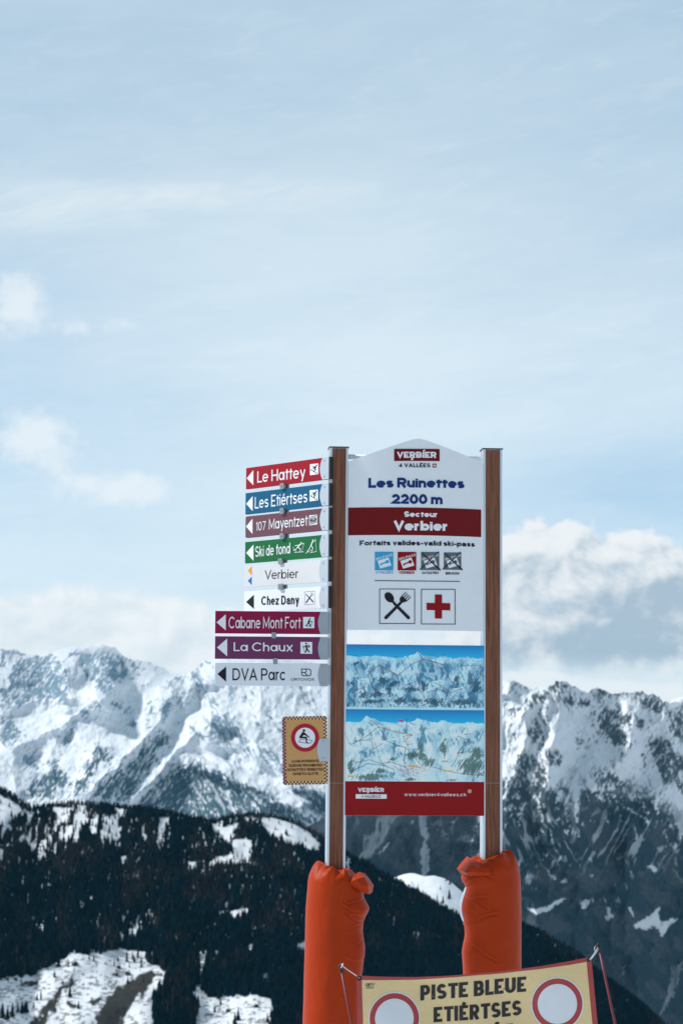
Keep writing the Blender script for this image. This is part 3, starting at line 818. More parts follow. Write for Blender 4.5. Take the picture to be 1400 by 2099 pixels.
M_dark_timber = mat('dark_timber', (0.03, 0.026, 0.024), rough=0.8, vary=0.2, nscale=1)
M_roof = mat('snowy_roof', (0.25, 0.27, 0.29), rough=0.8, vary=0.5, nscale=0.5)
for px, py, w, r_, lb in ((153, 1979, 9, 0.5, 'dark hut with a snowy roof at the top of the brown field'), (15, 2010, 6, 0.1, 'tiny dark hut at the left end of the clearing below the trees'),
                          (32, 2010, 6, -0.2, 'tiny dark hut just right of the leftmost hut'), (243, 1985, 7, 0.4, 'dark hut under the small pointed fir in the clearing'),
                          (262, 1999, 8, -0.3, 'larger dark hut beside the upper end of the wide brown field'), (236, 2000, 7, 0.9, 'low dark hut left of the wide brown field'),
                          (525, 2065, 7, 0.3, 'dark hut on the snow of the second clearing'), (468, 2075, 7, -0.4, 'dark hut left of the big fir in the second clearing')):
    chalet(px, py, w, r_, lb)

# ------------------------------------------------------------------ sign making
class Board:
    """a flat local frame: u to the right, v up, n out of the face"""
    def __init__(s, O, u, v=(0, 0, 1), warp=None):
        s.O = np.array(O, float); s.u = np.array(u, float); s.u /= np.linalg.norm(s.u)
        s.n = np.cross(s.u, v); s.n /= np.linalg.norm(s.n); s.v = np.cross(s.n, s.u)
        s.warp = warp
    def M(s):
        return Matrix([[s.u[i], s.v[i], s.n[i], s.O[i]] for i in range(3)] + [[0, 0, 0, 1]])
    def uv(s, px, py, n=0.0):
        k = 0.0
        for _ in range(3):
            d = ray(px, py)
            t = np.dot(s.O + s.n * (n + k) - EYEP, s.n) / np.dot(d, s.n)
            q = EYEP + d * t - s.O
            a = (float(np.dot(q, s.u)), float(np.dot(q, s.v)))
            if not s.warp: break
            k = s.warp(*a)
        return a


class Shape:
    """collects flat and solid pieces, then becomes one mesh"""
    def __init__(s, b, z=0.002): s.b, s.v, s.f, s.z, s.m, s.mi = b, [], [], z, 0, {}
    def _z(s): s.z += 0.00012; return s.z
    def flat(s, pts, z=None):
        z = s._z() if z is None else z
        k = len(s.v); s.v += [(a, c, z) for a, c in pts]
        ar = sum(pts[i - 1][0] * pts[i][1] - pts[i][0] * pts[i - 1][1] for i in range(len(pts)))
        idx = list(range(k, k + len(pts)))
        s.f.append(idx if ar > 0 else idx[::-1])
    def prism(s, pts, z0, z1):
        ar = sum(pts[i - 1][0] * pts[i][1] - pts[i][0] * pts[i - 1][1] for i in range(len(pts)))
        if ar < 0: pts = pts[::-1]
        k, n = len(s.v), len(pts)
        s.v += [(a, c, z0) for a, c in pts] + [(a, c, z1) for a, c in pts]
        s.f.append(list(range(k, k + n))[::-1]); s.f.append(list(range(k + n, k + 2 * n)))
        for i in range(n):
            j = (i + 1) % n
            s.f.append([k + i, k + j, k + n + j, k + n + i])
    def px(s, pts): return [s.b.uv(x, y) for x, y in pts]
    def pflat(s, pts): s.flat(s.px(pts))
    def disc(s, c, r, n=40, ry=None, rot=0.0):
        ry = ry or r
        cr, sr = math.cos(rot), math.sin(rot)
        s.flat([(c[0] + r * math.cos(a) * cr - ry * math.sin(a) * sr, c[1] + r * math.cos(a) * sr + ry * math.sin(a) * cr) for a in (2 * math.pi * i / n for i in range(n))])
    def ring(s, c, r0, r1, n=56):
        z = s._z(); k = len(s.v)
        for i in range(n):
            a = 2 * math.pi * i / n
            s.v += [(c[0] + r0 * math.cos(a), c[1] + r0 * math.sin(a), z), (c[0] + r1 * math.cos(a), c[1] + r1 * math.sin(a), z)]
        for i in range(n):
            j = (i + 1) % n
            s.f.append([k + 2 * i, k + 2 * i + 1, k + 2 * j + 1, k + 2 * j])
    def stroke(s, pts, w, closed=False, w2=None):
        """a band of width w along a polyline, mitred"""
        P = [np.array(p, float) for p in pts]
        if closed: P = P + [P[0], P[1]]
        n = len(P); L, Rr = [], []
        for i in range(n):
            d0 = P[i] - P[i - 1] if i else P[1] - P[0]
            d1 = P[i + 1] - P[i] if i < n - 1 else d0
            d0 = d0 / (np.linalg.norm(d0) + 1e-12); d1 = d1 / (np.linalg.norm(d1) + 1e-12)
            m = np.array([-(d0 + d1)[1], (d0 + d1)[0]]); m /= (np.linalg.norm(m) + 1e-12)
            c = max(0.5, abs(np.dot(m, np.array([-d0[1], d0[0]]))))
            ww = w if w2 is None else w + (w2 - w) * i / (n - 1)
            L.append(P[i] + m * ww / 2 / c); Rr.append(P[i] - m * ww / 2 / c)
        a, e = (1, n - 1) if closed else (0, n - 1)
        z = s._z(); k = len(s.v)
        for i in range(a, e + 1): s.v += [(L[i][0], L[i][1], z), (Rr[i][0], Rr[i][1], z)]
        for i in range(e - a): s.f.append([k + 2 * i, k + 2 * i + 1, k + 2 * i + 3, k + 2 * i + 2])
    def pstroke(s, pts, wpx, closed=False, w2=None):
        m = s.mpp(pts[0]); s.stroke(s.px(pts), wpx * m, closed, None if w2 is None else w2 * m)
    def mpp(s, p):                      # metres per photo pixel, measured upright
        a, b = s.b.uv(p[0], p[1] - 5), s.b.uv(p[0], p[1] + 5)
        return (a[1] - b[1]) / 10
    def text(s, body, L, Rr, cap, w=0.13, shear=0.0, space=1.0, alt=False, xh=0.72, nar=1.0):
        """letters drawn as strokes: w is the weight in cap heights; the line is fitted between L and Rr"""
        parts, width = spell(body, w, space, alt, xh, nar)
        a, c = s.b.uv(*L), s.b.uv(*Rr)
        k = cap * s.mpp(L)
        z = s._z()
        for n_, (pv, pf) in enumerate(parts):
            o = len(s.v)
            for x, y in pv:
                t = (x + shear * y) / width
                s.v.append((a[0] + t * (c[0] - a[0]), a[1] + t * (c[1] - a[1]) + y * k, z + (n_ % 7) * 0.00003))
            s.f += [[o + q for q in f] for f in pf]
    def build(s, name, m, parent, smooth=False):
        mats = m if isinstance(m, (list, tuple)) else [m]
        me = bpy.data.meshes.new(name); me.from_pydata(s.v, [], s.f)
        starts = sorted(s.mi.items())
        for p in me.polygons:
            for k0, k in starts:
                if p.index >= k0: p.material_index = k
        if s.b.warp:                       # cut into upright strips, then lay on the curve
            bm = bmesh.new(); bm.from_mesh(me)
            us = [q[0] for q in s.v]
            for u in np.arange(math.floor(min(us) / 0.03) * 0.03, max(us), 0.03):
                bmesh.ops.bisect_plane(bm, geom=bm.verts[:] + bm.edges[:] + bm.faces[:], dist=1e-6, plane_co=(u, 0, 0), plane_no=(1, 0, 0))
            for q in bm.verts: q.co.z += s.b.warp(q.co.x, q.co.y)
            bm.to_mesh(me); bm.free()
        me.update()
        if smooth: me.polygons.foreach_set('use_smooth', [True] * len(me.polygons))
        o = link(name, me, None, parent)
        for q in mats: me.materials.append(q)
        return o
    def use(s, k): s.mi[len(s.f)] = k


# a small stroke alphabet: cap height 1, baseline 0; x runs 0..1 over the letter's width
def arc(cx, cy, rx, ry, a0, a1, n=14):
    return [(cx + rx * math.cos(R(a0 + (a1 - a0) * i / n)), cy + ry * math.sin(R(a0 + (a1 - a0) * i / n))) for i in range(n + 1)]


def alphabet(h, alt):
    """h: height of the small letters"""
    c = h / 2
    bowl = arc(.5, c, .5, c, 0, 360, 24)
    e_ = [(.03, c * 1.04)] + [(.97, c * 1.04)] + arc(.5, c, .5, c, 8, 318, 22)
    a_ = [arc(.46, c, .46, c, 0, 360, 24), [(1, h), (1, 0)]]
    if alt: a_ = [[(.06, h * .74)] + arc(.48, h * .68, .44, h * .32, 150, 0, 10) + [(.92, 0)], [(.92, h * .58)] + arc(.44, h * .29, .42, h * .29, 80, 340, 14)]
    S_ = arc(.5, .755, .46, .245, 25, 250, 14) + arc(.5, .255, .5, .255, 75, -155, 14)
    s_ = [(x, y * h) for x, y in S_]
    up_ = lambda l: [[(x, y) for x, y in p] for p in l]
    acute = [[(.40, 1.10), (.66, 1.30)]]
    acute_s = [[(.40, h + .12), (.68, h + .30)]]
    E = [[(1, 1), (0, 1), (0, 0), (1, 0)], [(0, .51), (.9, .51)]]
    return {
        'A': (.78, [[(0, 0), (.5, 1), (1, 0)], [(.17, .30), (.83, .30)]]),
        'B': (.64, [[(0, 0), (0, 1), (.55, 1)] + arc(.6, .765, .32, .235, 85, -90, 8) + [(0, .53)], [(.0, .53), (.6, .53)] + arc(.62, .265, .38, .265, 88, -90, 8) + [(0, 0)]]),
        'C': (.84, [arc(.54, .5, .54, .5, 42, 318, 24)]), 'D': (.72, [[(0, 0), (0, 1), (.4, 1)] + arc(.45, .5, .55, .5, 85, -85, 14) + [(.4, 0), (0, 0)]]),
        'E': (.56, E), 'É': (.56, E + acute), 'F': (.54, [[(1, 1), (0, 1), (0, 0)], [(0, .5), (.88, .5)]]), 'G': (.86, [arc(.52, .5, .52, .5, 42, 360, 24) + [(.6, .5)]]),
        'H': (.68, [[(0, 0), (0, 1)], [(1, 0), (1, 1)], [(0, .52), (1, .52)]]), 'I': (0, [[(.5, 0), (.5, 1)]]), 'K': (.66, [[(0, 0), (0, 1)], [(1, 1), (.04, .42)], [(.34, .60), (1, 0)]]),
        'L': (.50, [[(0, 1), (0, 0), (1, 0)]]), 'M': (.86, [[(0, 0), (0, 1), (.5, .14), (1, 1), (1, 0)]]), 'N': (.68, [[(0, 0), (0, 1), (1, 0), (1, 1)]]),
        'O': (.86, [arc(.5, .5, .5, .5, 0, 360, 28)]), 'P': (.60, [[(0, 0), (0, 1), (.5, 1)] + arc(.6, .735, .4, .265, 85, -90, 10) + [(0, .47)]]),
        'R': (.64, [[(0, 0), (0, 1), (.5, 1)] + arc(.58, .745, .4, .255, 85, -90, 10) + [(0, .49)], [(.48, .49), (1, 0)]]), 'S': (.62, [S_]),
        'T': (.64, [[(0, 1), (1, 1)], [(.5, 1), (.5, 0)]]), 'U': (.68, [[(0, 1), (0, .32)] + arc(.5, .32, .5, .32, 180, 360, 14) + [(1, 1)]]), 'V': (.74, [[(0, 1), (.5, 0), (1, 1)]]),
        'X': (.70, [[(0, 1), (1, 0)], [(0, 0), (1, 1)]]), 'Y': (.72, [[(0, 1), (.5, .46), (1, 1)], [(.5, .46), (.5, 0)]]),
        'a': (.60, a_), 'b': (.60, [arc(.54, c, .46, c, 0, 360, 24), [(0, 1), (0, 0)]]), 'c': (.56, [arc(.52, c, .52, c, 45, 315, 18)]), 'd': (.60, [arc(.46, c, .46, c, 0, 360, 24), [(1, 1), (1, 0)]]),
        'e': (.60, [e_]), 'é': (.60, [e_] + acute_s), 'f': (.28, [[(.45, 0), (.45, .80)] + arc(1.0, .80, .55, .20, 180, 100, 6), [(0, h), (1, h)]]),
        'h': (.50, [[(0, 0), (0, 1)], [(0, h - .30)] + arc(.5, h - .30, .5, .30, 178, 0, 12) + [(1, 0)]]), 'i': (0, [[(.5, 0), (.5, h)], [(.5, .90), (.5, 1.03)]]),
        'k': (.50, [[(0, 0), (0, 1)], [(.95, h), (.04, h * .42)], [(.34, h * .60), (1, 0)]]), 'l': (0, [[(.5, 0), (.5, 1)]]),
        'm': (.84, [[(0, 0), (0, h)]] + [[(x, h - .24)] + arc(x + .25, h - .24, .25, .24, 178, 0, 10) + [(x + .5, 0)] for x in (0, .5)]),
        'n': (.50, [[(0, 0), (0, h)], [(0, h - .30)] + arc(.5, h - .30, .5, .30, 178, 0, 12) + [(1, 0)]]), 'o': (.62, [bowl]), 'p': (.60, [arc(.54, c, .46, c, 0, 360, 24), [(0, h), (0, -.28)]]),
        'r': (.26, [[(0, 0), (0, h)], [(0, h - .26)] + arc(.8, h - .26, .8, .26, 178, 75, 8)]), 's': (.48, [s_]), 't': (.28, [[(.45, 0), (.45, .96)], [(0, h), (1, h)]]),
        'u': (.50, [[(0, h), (0, .29)] + arc(.5, .29, .5, .29, 180, 360, 12) + [(1, h)], [(1, .29), (1, 0)]]), 'v': (.54, [[(0, h), (.5, 0), (1, h)]]), 'w': (.80, [[(0, h), (.27, 0), (.5, h), (.73, 0), (1, h)]]),
        'x': (.54, [[(0, h), (1, 0)], [(0, 0), (1, h)]]), 'y': (.56, [[(0, h), (.52, .02)], [(1, h), (.36, -.28)]]), 'z': (.46, [[(0, h), (1, h), (0, 0), (1, 0)]]),
        '0': (.58, [arc(.5, .5, .5, .5, 0, 360, 28)]), '1': (.22, [[(0, .76), (1, 1), (1, 0)]]), '2': (.56, [arc(.5, .72, .48, .28, 165, -35, 12) + [(0, 0), (1, 0)]]),
        '4': (.62, [[(.74, 0), (.74, 1), (0, .27), (1, .27)]]), '7': (.54, [[(0, 1), (1, 1), (.30, 0)]]), '.': (0, [[(.5, 0), (.5, .02)]]), '-': (.26, [[(0, .36), (1, .36)]]),
    }


def band(pts, w):
    P = [np.array(p, float) for p in pts]
    closed = len(P) > 3 and np.linalg.norm(P[0] - P[-1]) < 1e-6
    if closed: P = P[:-1]
    n = len(P); v = []
    for i in range(n):
        a = P[i - 1] if (i or closed) else None
        b = P[(i + 1) % n] if (i < n - 1 or closed) else None
        d0 = P[i] - a if a is not None else b - P[i]
        d1 = b - P[i] if b is not None else d0
        d0 = d0 / (np.linalg.norm(d0) + 1e-12); d1 = d1 / (np.linalg.norm(d1) + 1e-12)
        m = np.array([-(d0 + d1)[1], (d0 + d1)[0]]); l = np.linalg.norm(m)
        m = m / l if l > 1e-6 else np.array([-d0[1], d0[0]])
        k = max(0.42, abs(np.dot(m, np.array([-d0[1], d0[0]]))))
        v += [tuple(P[i] + m * w / 2 / k), tuple(P[i] - m * w / 2 / k)]
    f = [[2 * i + 1, 2 * ((i + 1) % n) + 1, 2 * ((i + 1) % n), 2 * i] for i in range(n if closed else n - 1)]
    return v, f


def spell(body, w, space, alt, xh, nar):
    al = alphabet(xh, alt)
    gap = (0.095 + 0.35 * max(0, 0.15 - w)) * space * (0.4 + 0.6 * nar)
    ys, yt = [-0.28, 0, xh, 1.0, 1.4], [-0.28 + w / 2, w / 2, xh - w / 2, 1 - w / 2, 1.4 - w / 2]
    x = 0.0; out = []
    for ch in body:
        if ch == ' ': x += 0.30 * max(space, 0.95) * (0.5 + 0.5 * nar); continue
        wd, strokes = al[ch]
        wd *= nar
        body_w = 0.0 if wd == 0 else max(wd - w * (0.30 if ch not in 'tfr-' else 0.0), .12)
        for p in strokes:
            q = []
            for i, (a, b) in enumerate(p):
                end = len(p) == 2 and p[0][0] == p[1][0]
                yy = float(np.interp(b, ys, yt))
                if abs(b) < 1e-6 and i in (0, len(p) - 1) and abs(p[1 if i == 0 else -2][1] - b) > .02: yy = 0.0           # stems end square on the baseline
                if i in (0, len(p) - 1) and abs(p[1 if i == 0 else -2][1] - b) > .02 and (abs(b - 1) < 1e-6 or abs(b - xh) < 1e-6 or abs(b + .28) < 1e-6): yy = b
                if ch == '.': yy = 0.0 if b == 0 else w * 1.1
                xx = x + w / 2 + a * body_w
                if i in (0, len(p) - 1) and abs(p[1 if i == 0 else -2][1] - b) < 1e-6 and wd: xx += w / 2 * (1 if a > p[1 if i == 0 else -2][0] else -1) * (0.9 if a in (0, 1) else 0)
                q.append((xx, yy))
            out.append(band(q, w))
        x += body_w + w + gap - (0.5 * gap if ch in 'TtrfLVvYy.' else 0)
    return out, x - gap


def painted(name, c, rough=0.5, **k): return mat(name, c, rough=rough, spec=0.22, vary=k.pop('vary', 0.05), nscale=k.pop('nscale', 14), bump=k.pop('bump', 0.004), bscale=60, **k)


M_white = painted('white_sign_sheet', (0.78, 0.82, 0.86))
M_whiteink = painted('white_print', (0.80, 0.82, 0.85), 0.5)
M_cream = painted('warm_white_sheet', (0.66, 0.67, 0.68))
M_greyw = painted('grey_white_sheet', (0.74, 0.79, 0.85))
M_redsign = painted('red_sheet', (0.33, 0.003, 0.016))
M_bluesign = painted('blue_sheet', (0.003, 0.10, 0.205))
M_brown = painted('mauve_brown_sheet', (0.15, 0.062, 0.082))
M_green = painted('green_sheet', (0.006, 0.135, 0.04))
M_crimson = painted('crimson_sheet', (0.26, 0.004, 0.055))
M_purple = painted('purple_sheet', (0.150, 0.032, 0.105))
M_plate = painted('grey_plate', (0.47, 0.53, 0.59), 0.45)
M_plate2 = painted('darker_grey_plate', (0.34, 0.39, 0.44), 0.45)
M_black = painted('black_print', (0.010, 0.011, 0.016), 0.5)
M_orange = painted('orange_print', (0.80, 0.32, 0.03))
M_blueink = painted('blue_print', (0.01, 0.16, 0.45))
M_navy = painted('navy_print', (0.005, 0.034, 0.17))
M_band = painted('dark_red_print', (0.155, 0.002, 0.004))
M_red = painted('red_print', (0.27, 0.001, 0.004))
M_cyan = painted('cyan_print', (0.03, 0.36, 0.62))
M_paleblue = painted('pale_blue_print', (0.20, 0.36, 0.55))
M_slate = painted('slate_print', (0.11, 0.14, 0.16))
M_amber = painted('amber_sheet', (0.58, 0.32, 0.12), vary=0.1)
M_amberlight = painted('faded_amber_print', (0.78, 0.50, 0.30))
M_pinkred = painted('faded_red_print', (0.42, 0.012, 0.035))
M_alu = mat('brushed_aluminium', (0.62, 0.68, 0.74), rough=0.38, metal=0.55, vary=0.08, nscale=40, stretch=(1, 0.05, 1), bump=0.003)
M_capmat = mat('dark_cap', (0.05, 0.055, 0.07), rough=0.4, vary=0.1)
M_slot = mat('black_rubber', (0.008, 0.009, 0.011), rough=0.6)
M_steel = mat('galvanised_steel', (0.30, 0.34, 0.37), rough=0.42, metal=0.6, vary=0.12, nscale=60)


def wood():
    m = bpy.data.materials.new('red_brown_wood'); m.use_nodes = True
    t = m.node_tree; b = t.nodes['Principled BSDF']
    tcn = t.nodes.new('ShaderNodeTexCoord'); mp = t.nodes.new('ShaderNodeMapping')
    mp.inputs['Scale'].default_value = (26, 0.9, 26); t.links.new(tcn.outputs['Object'], mp.inputs[0])
    mp2 = t.nodes.new('ShaderNodeMapping'); mp2.inputs['Scale'].default_value = (160, 2.2, 160); t.links.new(tcn.outputs['Object'], mp2.inputs[0])
    n1_ = noise(t, mp.outputs[0], 3.0, 6, 0.6, 0.8); n2_ = noise(t, mp2.outputs[0], 2.0, 4, 0.65, 0.3)
    f = (n1_ * 0.75 + n2_ * 0.5 - 0.12).ss(0.25, 0.75)
    c = cmix(t, f, (0.105, 0.040, 0.025), (0.27, 0.118, 0.070))
    t.links.new(c, b.inputs['Base Color'])
    b.inputs['Roughness'].default_value = 0.6; b.inputs['Specular IOR Level'].default_value = 0.15
    bn = t.nodes.new('ShaderNodeBump'); bn.inputs['Strength'].default_value = 0.15; bn.inputs['Distance'].default_value = 0.002
    t.links.new(n2_.k, bn.inputs['Height']); t.links.new(bn.outputs[0], b.inputs['Normal'])
    return m


M_wood = wood()

# ------------------------------------------------------------------ the information board between its two posts
YAW = R(4)
UB = (math.cos(YAW), math.sin(YAW), 0)
o_ = at(694, 1490, 15.0)
FR = Board((o_[0], o_[1], 0.0), UB)                  # front plane of the posts
_hc, _hw = FR.uv(852, 1150)[0], 0.485
HB = Board(FR.O - FR.n * 0.035, UB, warp=lambda u, v: 0.082 * (1 - ((u - _hc) / _hw) ** 2))
MBD = Board(FR.O - FR.n * 0.02, UB)

board = empty('information_board', FR.M(), 'tall double-post information board with gabled white header panel and ski map', 'information board')


def post(pxl, pxr, pyt):
    u0, u1 = FR.uv(pxl, 1400)[0], FR.uv(pxr, 1400)[0]
    top = FR.uv((pxl + pxr) / 2, pyt)[1]
    D, rl, rr_ = 0.145, 0.020, 0.017
    c = 0.010
    sec = [(u0, -c), (u0 + c * 0.3, -c * 0.3), (u0 + c, 0), (u0 + rl, 0), (u0 + rl, -0.009), (u1 - rr_, -0.009), (u1 - rr_, 0), (u1 - c, 0), (u1 - c * 0.3, -c * 0.3), (u1, -c),
           (u1, -D + c), (u1 - c, -D), (u1 - rr_, -D), (u0 + rl, -D), (u0 + c, -D), (u0, -D + c), (u0, -D * 0.5 - 0.02), (u0 + 0.006, -D * 0.5 - 0.016), (u0 + 0.006, -D * 0.5 + 0.016), (u0, -D * 0.5 + 0.02)]
    k = len(sec)
    v = [(a, 0.0, b) for a, b in sec] + [(a, top, b) for a, b in sec]
    f = [[i, (i + 1) % k, k + (i + 1) % k, k + i][::-1] for i in range(k)] + [list(range(k, 2 * k))]
    me = bpy.data.meshes.new('post'); me.from_pydata(v, [], f)
    bm = bmesh.new(); bm.from_mesh(me); bmesh.ops.recalc_face_normals(bm, faces=bm.faces); bm.to_mesh(me); bm.free()
    p = link('post', me, M_alu, board)
    sh = Shape(FR); g = 0.0015
    joint = FR.uv((pxl + pxr) / 2, 1606)[1]
    for z0, z1 in ((0.02, joint - 0.001), (joint + 0.001, top - 0.004)):
        sh.prism([(u0 + rl + g, z0), (u1 - rr_ - g, z0), (u1 - rr_ - g, z1), (u0 + rl + g, z1)], -0.0085, -0.0045)
    sh.build('wood_panel', M_wood, p)
    e = 0.006
    me = bpy.data.meshes.new('cap')
    bm = bmesh.new()
    x0, x1, y0, y1 = u0 - e, u1 + e, -D - e, e
    vv = [bm.verts.new(q) for q in ((x0, top + 0.0005, y0), (x1, top + 0.0005, y0), (x1, top + 0.0005, y1), (x0, top + 0.0005, y1), (x0, top + 0.009, y0), (x1, top + 0.009, y0), (x1, top + 0.009, y1), (x0, top + 0.009, y1))]
    for q in ((0, 1, 2, 3), (7, 6, 5, 4), (0, 4, 5, 1), (1, 5, 6, 2), (2, 6, 7, 3), (3, 7, 4, 0)): bm.faces.new([vv[i] for i in q])
    bmesh.ops.recalc_face_normals(bm, faces=bm.faces)
    bmesh.ops.bevel(bm, geom=list(bm.edges), offset=0.0025, segments=2, affect='EDGES')
    bm.to_mesh(me); bm.free()
    link('cap', me, M_capmat, p)
    return p, u0, u1, top


P1, pu0, pu1, ptop = post(671.8, 710.9, 917.5)
P2, qu0, qu1, qtop = post(989.3, 1029.9, 921.0)


def tube(name, pts, r, m, parent, n=10, caps=True):
    """a round bar through points given in the parent's frame"""
    pts = [Vector(p) for p in pts]; v, f = [], []
    rr_ = r if isinstance(r, (list, tuple)) else [r] * len(pts)
    for i, p in enumerate(pts):
        d = (pts[min(i + 1, len(pts) - 1)] - pts[max(i - 1, 0)]).normalized()
        a = d.orthogonal().normalized() if i == 0 else (a - d * a.dot(d)).normalized()
        b = d.cross(a)
        for k in range(n):
            t = 2 * math.pi * k / n
            v.append(p + (a * math.cos(t) + b * math.sin(t)) * rr_[i])
    for i in range(len(pts) - 1):
        for k in range(n):
            f.append([i * n + k, i * n + (k + 1) % n, (i + 1) * n + (k + 1) % n, (i + 1) * n + k])
    if caps: f += [list(range(n))[::-1], list(range((len(pts) - 1) * n, len(pts) * n))]
    me = bpy.data.meshes.new(name); me.from_pydata([tuple(q) for q in v], [], f)
    me.polygons.foreach_set('use_smooth', [len(p.vertices) == 4 for p in me.polygons]); me.update()
    return link(name, me, m, parent)


cb = (FR.uv(850, 930)[1] + FR.uv(850, 940.5)[1]) / 2
tube('crossbar', [(pu1 - 0.002, cb, -0.085), (qu0 + 0.002, cb, -0.085)], 0.0175, M_white, board, 16)
_k = FR.uv(989, 926)
tube('wire', [(_k[0] - 0.006, _k[1] + 0.004, -0.06), (_k[0] - 0.013, _k[1], -0.05), (_k[0] - 0.006, _k[1] - 0.012, -0.04), (_k[0] - 0.007, _k[1] - 0.05, -0.04), (_k[0] - 0.003, _k[1] - 0.07, -0.03), (_k[0] + 0.004, _k[1] - 0.072, -0.03)], 0.0019, M_whiteink, board, 6)


def columns(b, us, top, bot, z0, z1, name, m, parent):
    """a panel built of narrow upright strips, so that it can follow its board's curve"""
    v, f = [], []
    for u in us:
        w = b.warp(u, 0) if b.warp else 0
        v += [(u, bot(u), z0 + w), (u, top(u), z0 + w), (u, bot(u), z1 + w), (u, top(u), z1 + w)]
    for i in range(len(us) - 1):
        a, c = 4 * i, 4 * i + 4
        f += [[a + 2, c + 2, c + 3, a + 3], [a, a + 1, c + 1, c], [a + 1, a + 3, c + 3, c + 1], [a, c, c + 2, a + 2]]
    f += [[0, 2, 3, 1], [4 * len(us) - 4, 4 * len(us) - 3, 4 * len(us) - 1, 4 * len(us) - 2]]
    me = bpy.data.meshes.new(name); me.from_pydata(v, [], f); me.update()
    return link(name, me, m, parent)


hu0, hu1 = pu1 + 0.001, qu0 + 0.004
vb = (HB.uv(716, 1291.7)[1] + HB.uv(988, 1295.2)[1]) / 2
eave = (HB.uv(716, 948)[1] + HB.uv(988, 950.7)[1]) / 2
ap = HB.uv(857, 901.3)
us = np.linspace(hu0, hu1, 61)


def gable(u):
    h = (ap[1] - eave + 0.012)
    s = h / ((hu1 - hu0) / 2)
    return eave - 0.0 + h - s * math.sqrt((u - ap[0]) ** 2 + 0.035 ** 2) + s * 0.0 + 0.004


head = columns(HB, us, gable, lambda u: vb, -0.012, 0.0, 'header_panel', M_white, board)
b0, b1 = (HB.uv(716, 1042)[1] + HB.uv(988, 1045.6)[1]) / 2, (HB.uv(716, 1098)[1] + HB.uv(988, 1102.4)[1]) / 2
columns(HB, us[0:-1], lambda u: b0, lambda u: b1, 0.0008, 0.0022, 'red_band', M_band, head)


def hshape(z=0.0032): return Shape(HB, z)


BK = 0.25


def lettering(b, root, m, *lines, z=0.0032):
    for a in lines:
        sh = Shape(b, z); sh.text(*a[:4], **(a[4] if len(a) > 4 else {})); sh.build('lettering', m, root)


def verbier_mark(sh, x0, x1, yb, cap):
    """the word in heavy capitals: the first R drops a tail, the I carries a slanted stroke"""
    w = x1 - x0
    sh.text('VERBIER', (x0, yb), (x1, yb + 0.1), cap, w=BK, space=0.8)
    k = cap / 12.4
    xr, xi = x0 + w * 0.40, x0 + w * 0.672
    sh.pflat([(xr - 1.5 * k, yb - 2 * k), (xr + 2.0 * k, yb - 2 * k), (xr + 0.3 * k, yb + 4.8 * k), (xr - 3.8 * k, yb + 4.8 * k)])
    sh.pflat([(xi - 2 * k, yb - 13.2 * k), (xi + 0.4 * k, yb - 16.6 * k), (xi + 4.6 * k, yb - 16.6 * k), (xi + 1.2 * k, yb - 13.2 * k)])


s_ = hshape()
s_.use(0); s_.pflat([(807, 921.5), (899.9, 921.7), (899.9, 946.5), (807, 946.3)])
s_.use(1); s_.z = 0.0042; verbier_mark(s_, 812.2, 893.3, 939.8, 12.4)
s_.build('logo', [M_band, M_whiteink], head)
s_ = hshape()
s_.use(0); s_.pflat([(885.5, 951.6), (893.2, 951.6), (893.2, 959.6), (885.5, 959.6)])
s_.use(1); s_.z = 0.004; s_.pflat([(888.6, 953), (890.2, 953), (890.2, 958.2), (888.6, 958.2)]); s_.pflat([(886.7, 954.8), (892, 954.8), (892, 956.4), (886.7, 956.4)])
s_.build('flag_emblem', [M_red, M_whiteink], head)
lettering(HB, head, M_black, ('4 VALLÉES', (816.5, 959.1), (880.9, 959.2), 8.0, dict(w=0.20)), ('Forfaits valides-valid ski-pass', (736.2, 1119.3), (971.8, 1121.9), 10.2, dict(w=0.225, alt=True, space=0.75, nar=1.15)),
          ('SAVOLEYRES', (863.5, 1177.6), (898, 1177.8), 5.0, dict(w=0.2)), ('BRUSON', (912.4, 1178.7), (939.8, 1179), 5.0, dict(w=0.22)))
lettering(HB, head, M_navy, ('Les Ruinettes', (754.1, 1001.4), (950.6, 1002.4), 20.2, dict(w=0.27, space=0.5, nar=1.22)), ('2200 m', (801.3, 1034.3), (905.8, 1034.9), 20.4, dict(w=0.27, space=0.5, nar=1.22)))
lettering(HB, head, M_whiteink, ('Secteur', (827.1, 1060.5), (895.8, 1061.2), 11.4, dict(w=0.255, space=0.6, nar=1.2)), ('Verbier', (805.4, 1088.4), (917, 1089.4), 19.9, dict(w=0.275, space=0.5, nar=1.25)))
lettering(HB, head, M_paleblue, ('4 VALLÉES', (768.8, 1176.8), (804.9, 1176.9), 5.2, dict(w=0.19)))
lettering(HB, head, M_red, ('VERBIER', (816.5, 1177.2), (848.3, 1177.4), 5.2, dict(w=0.2)))


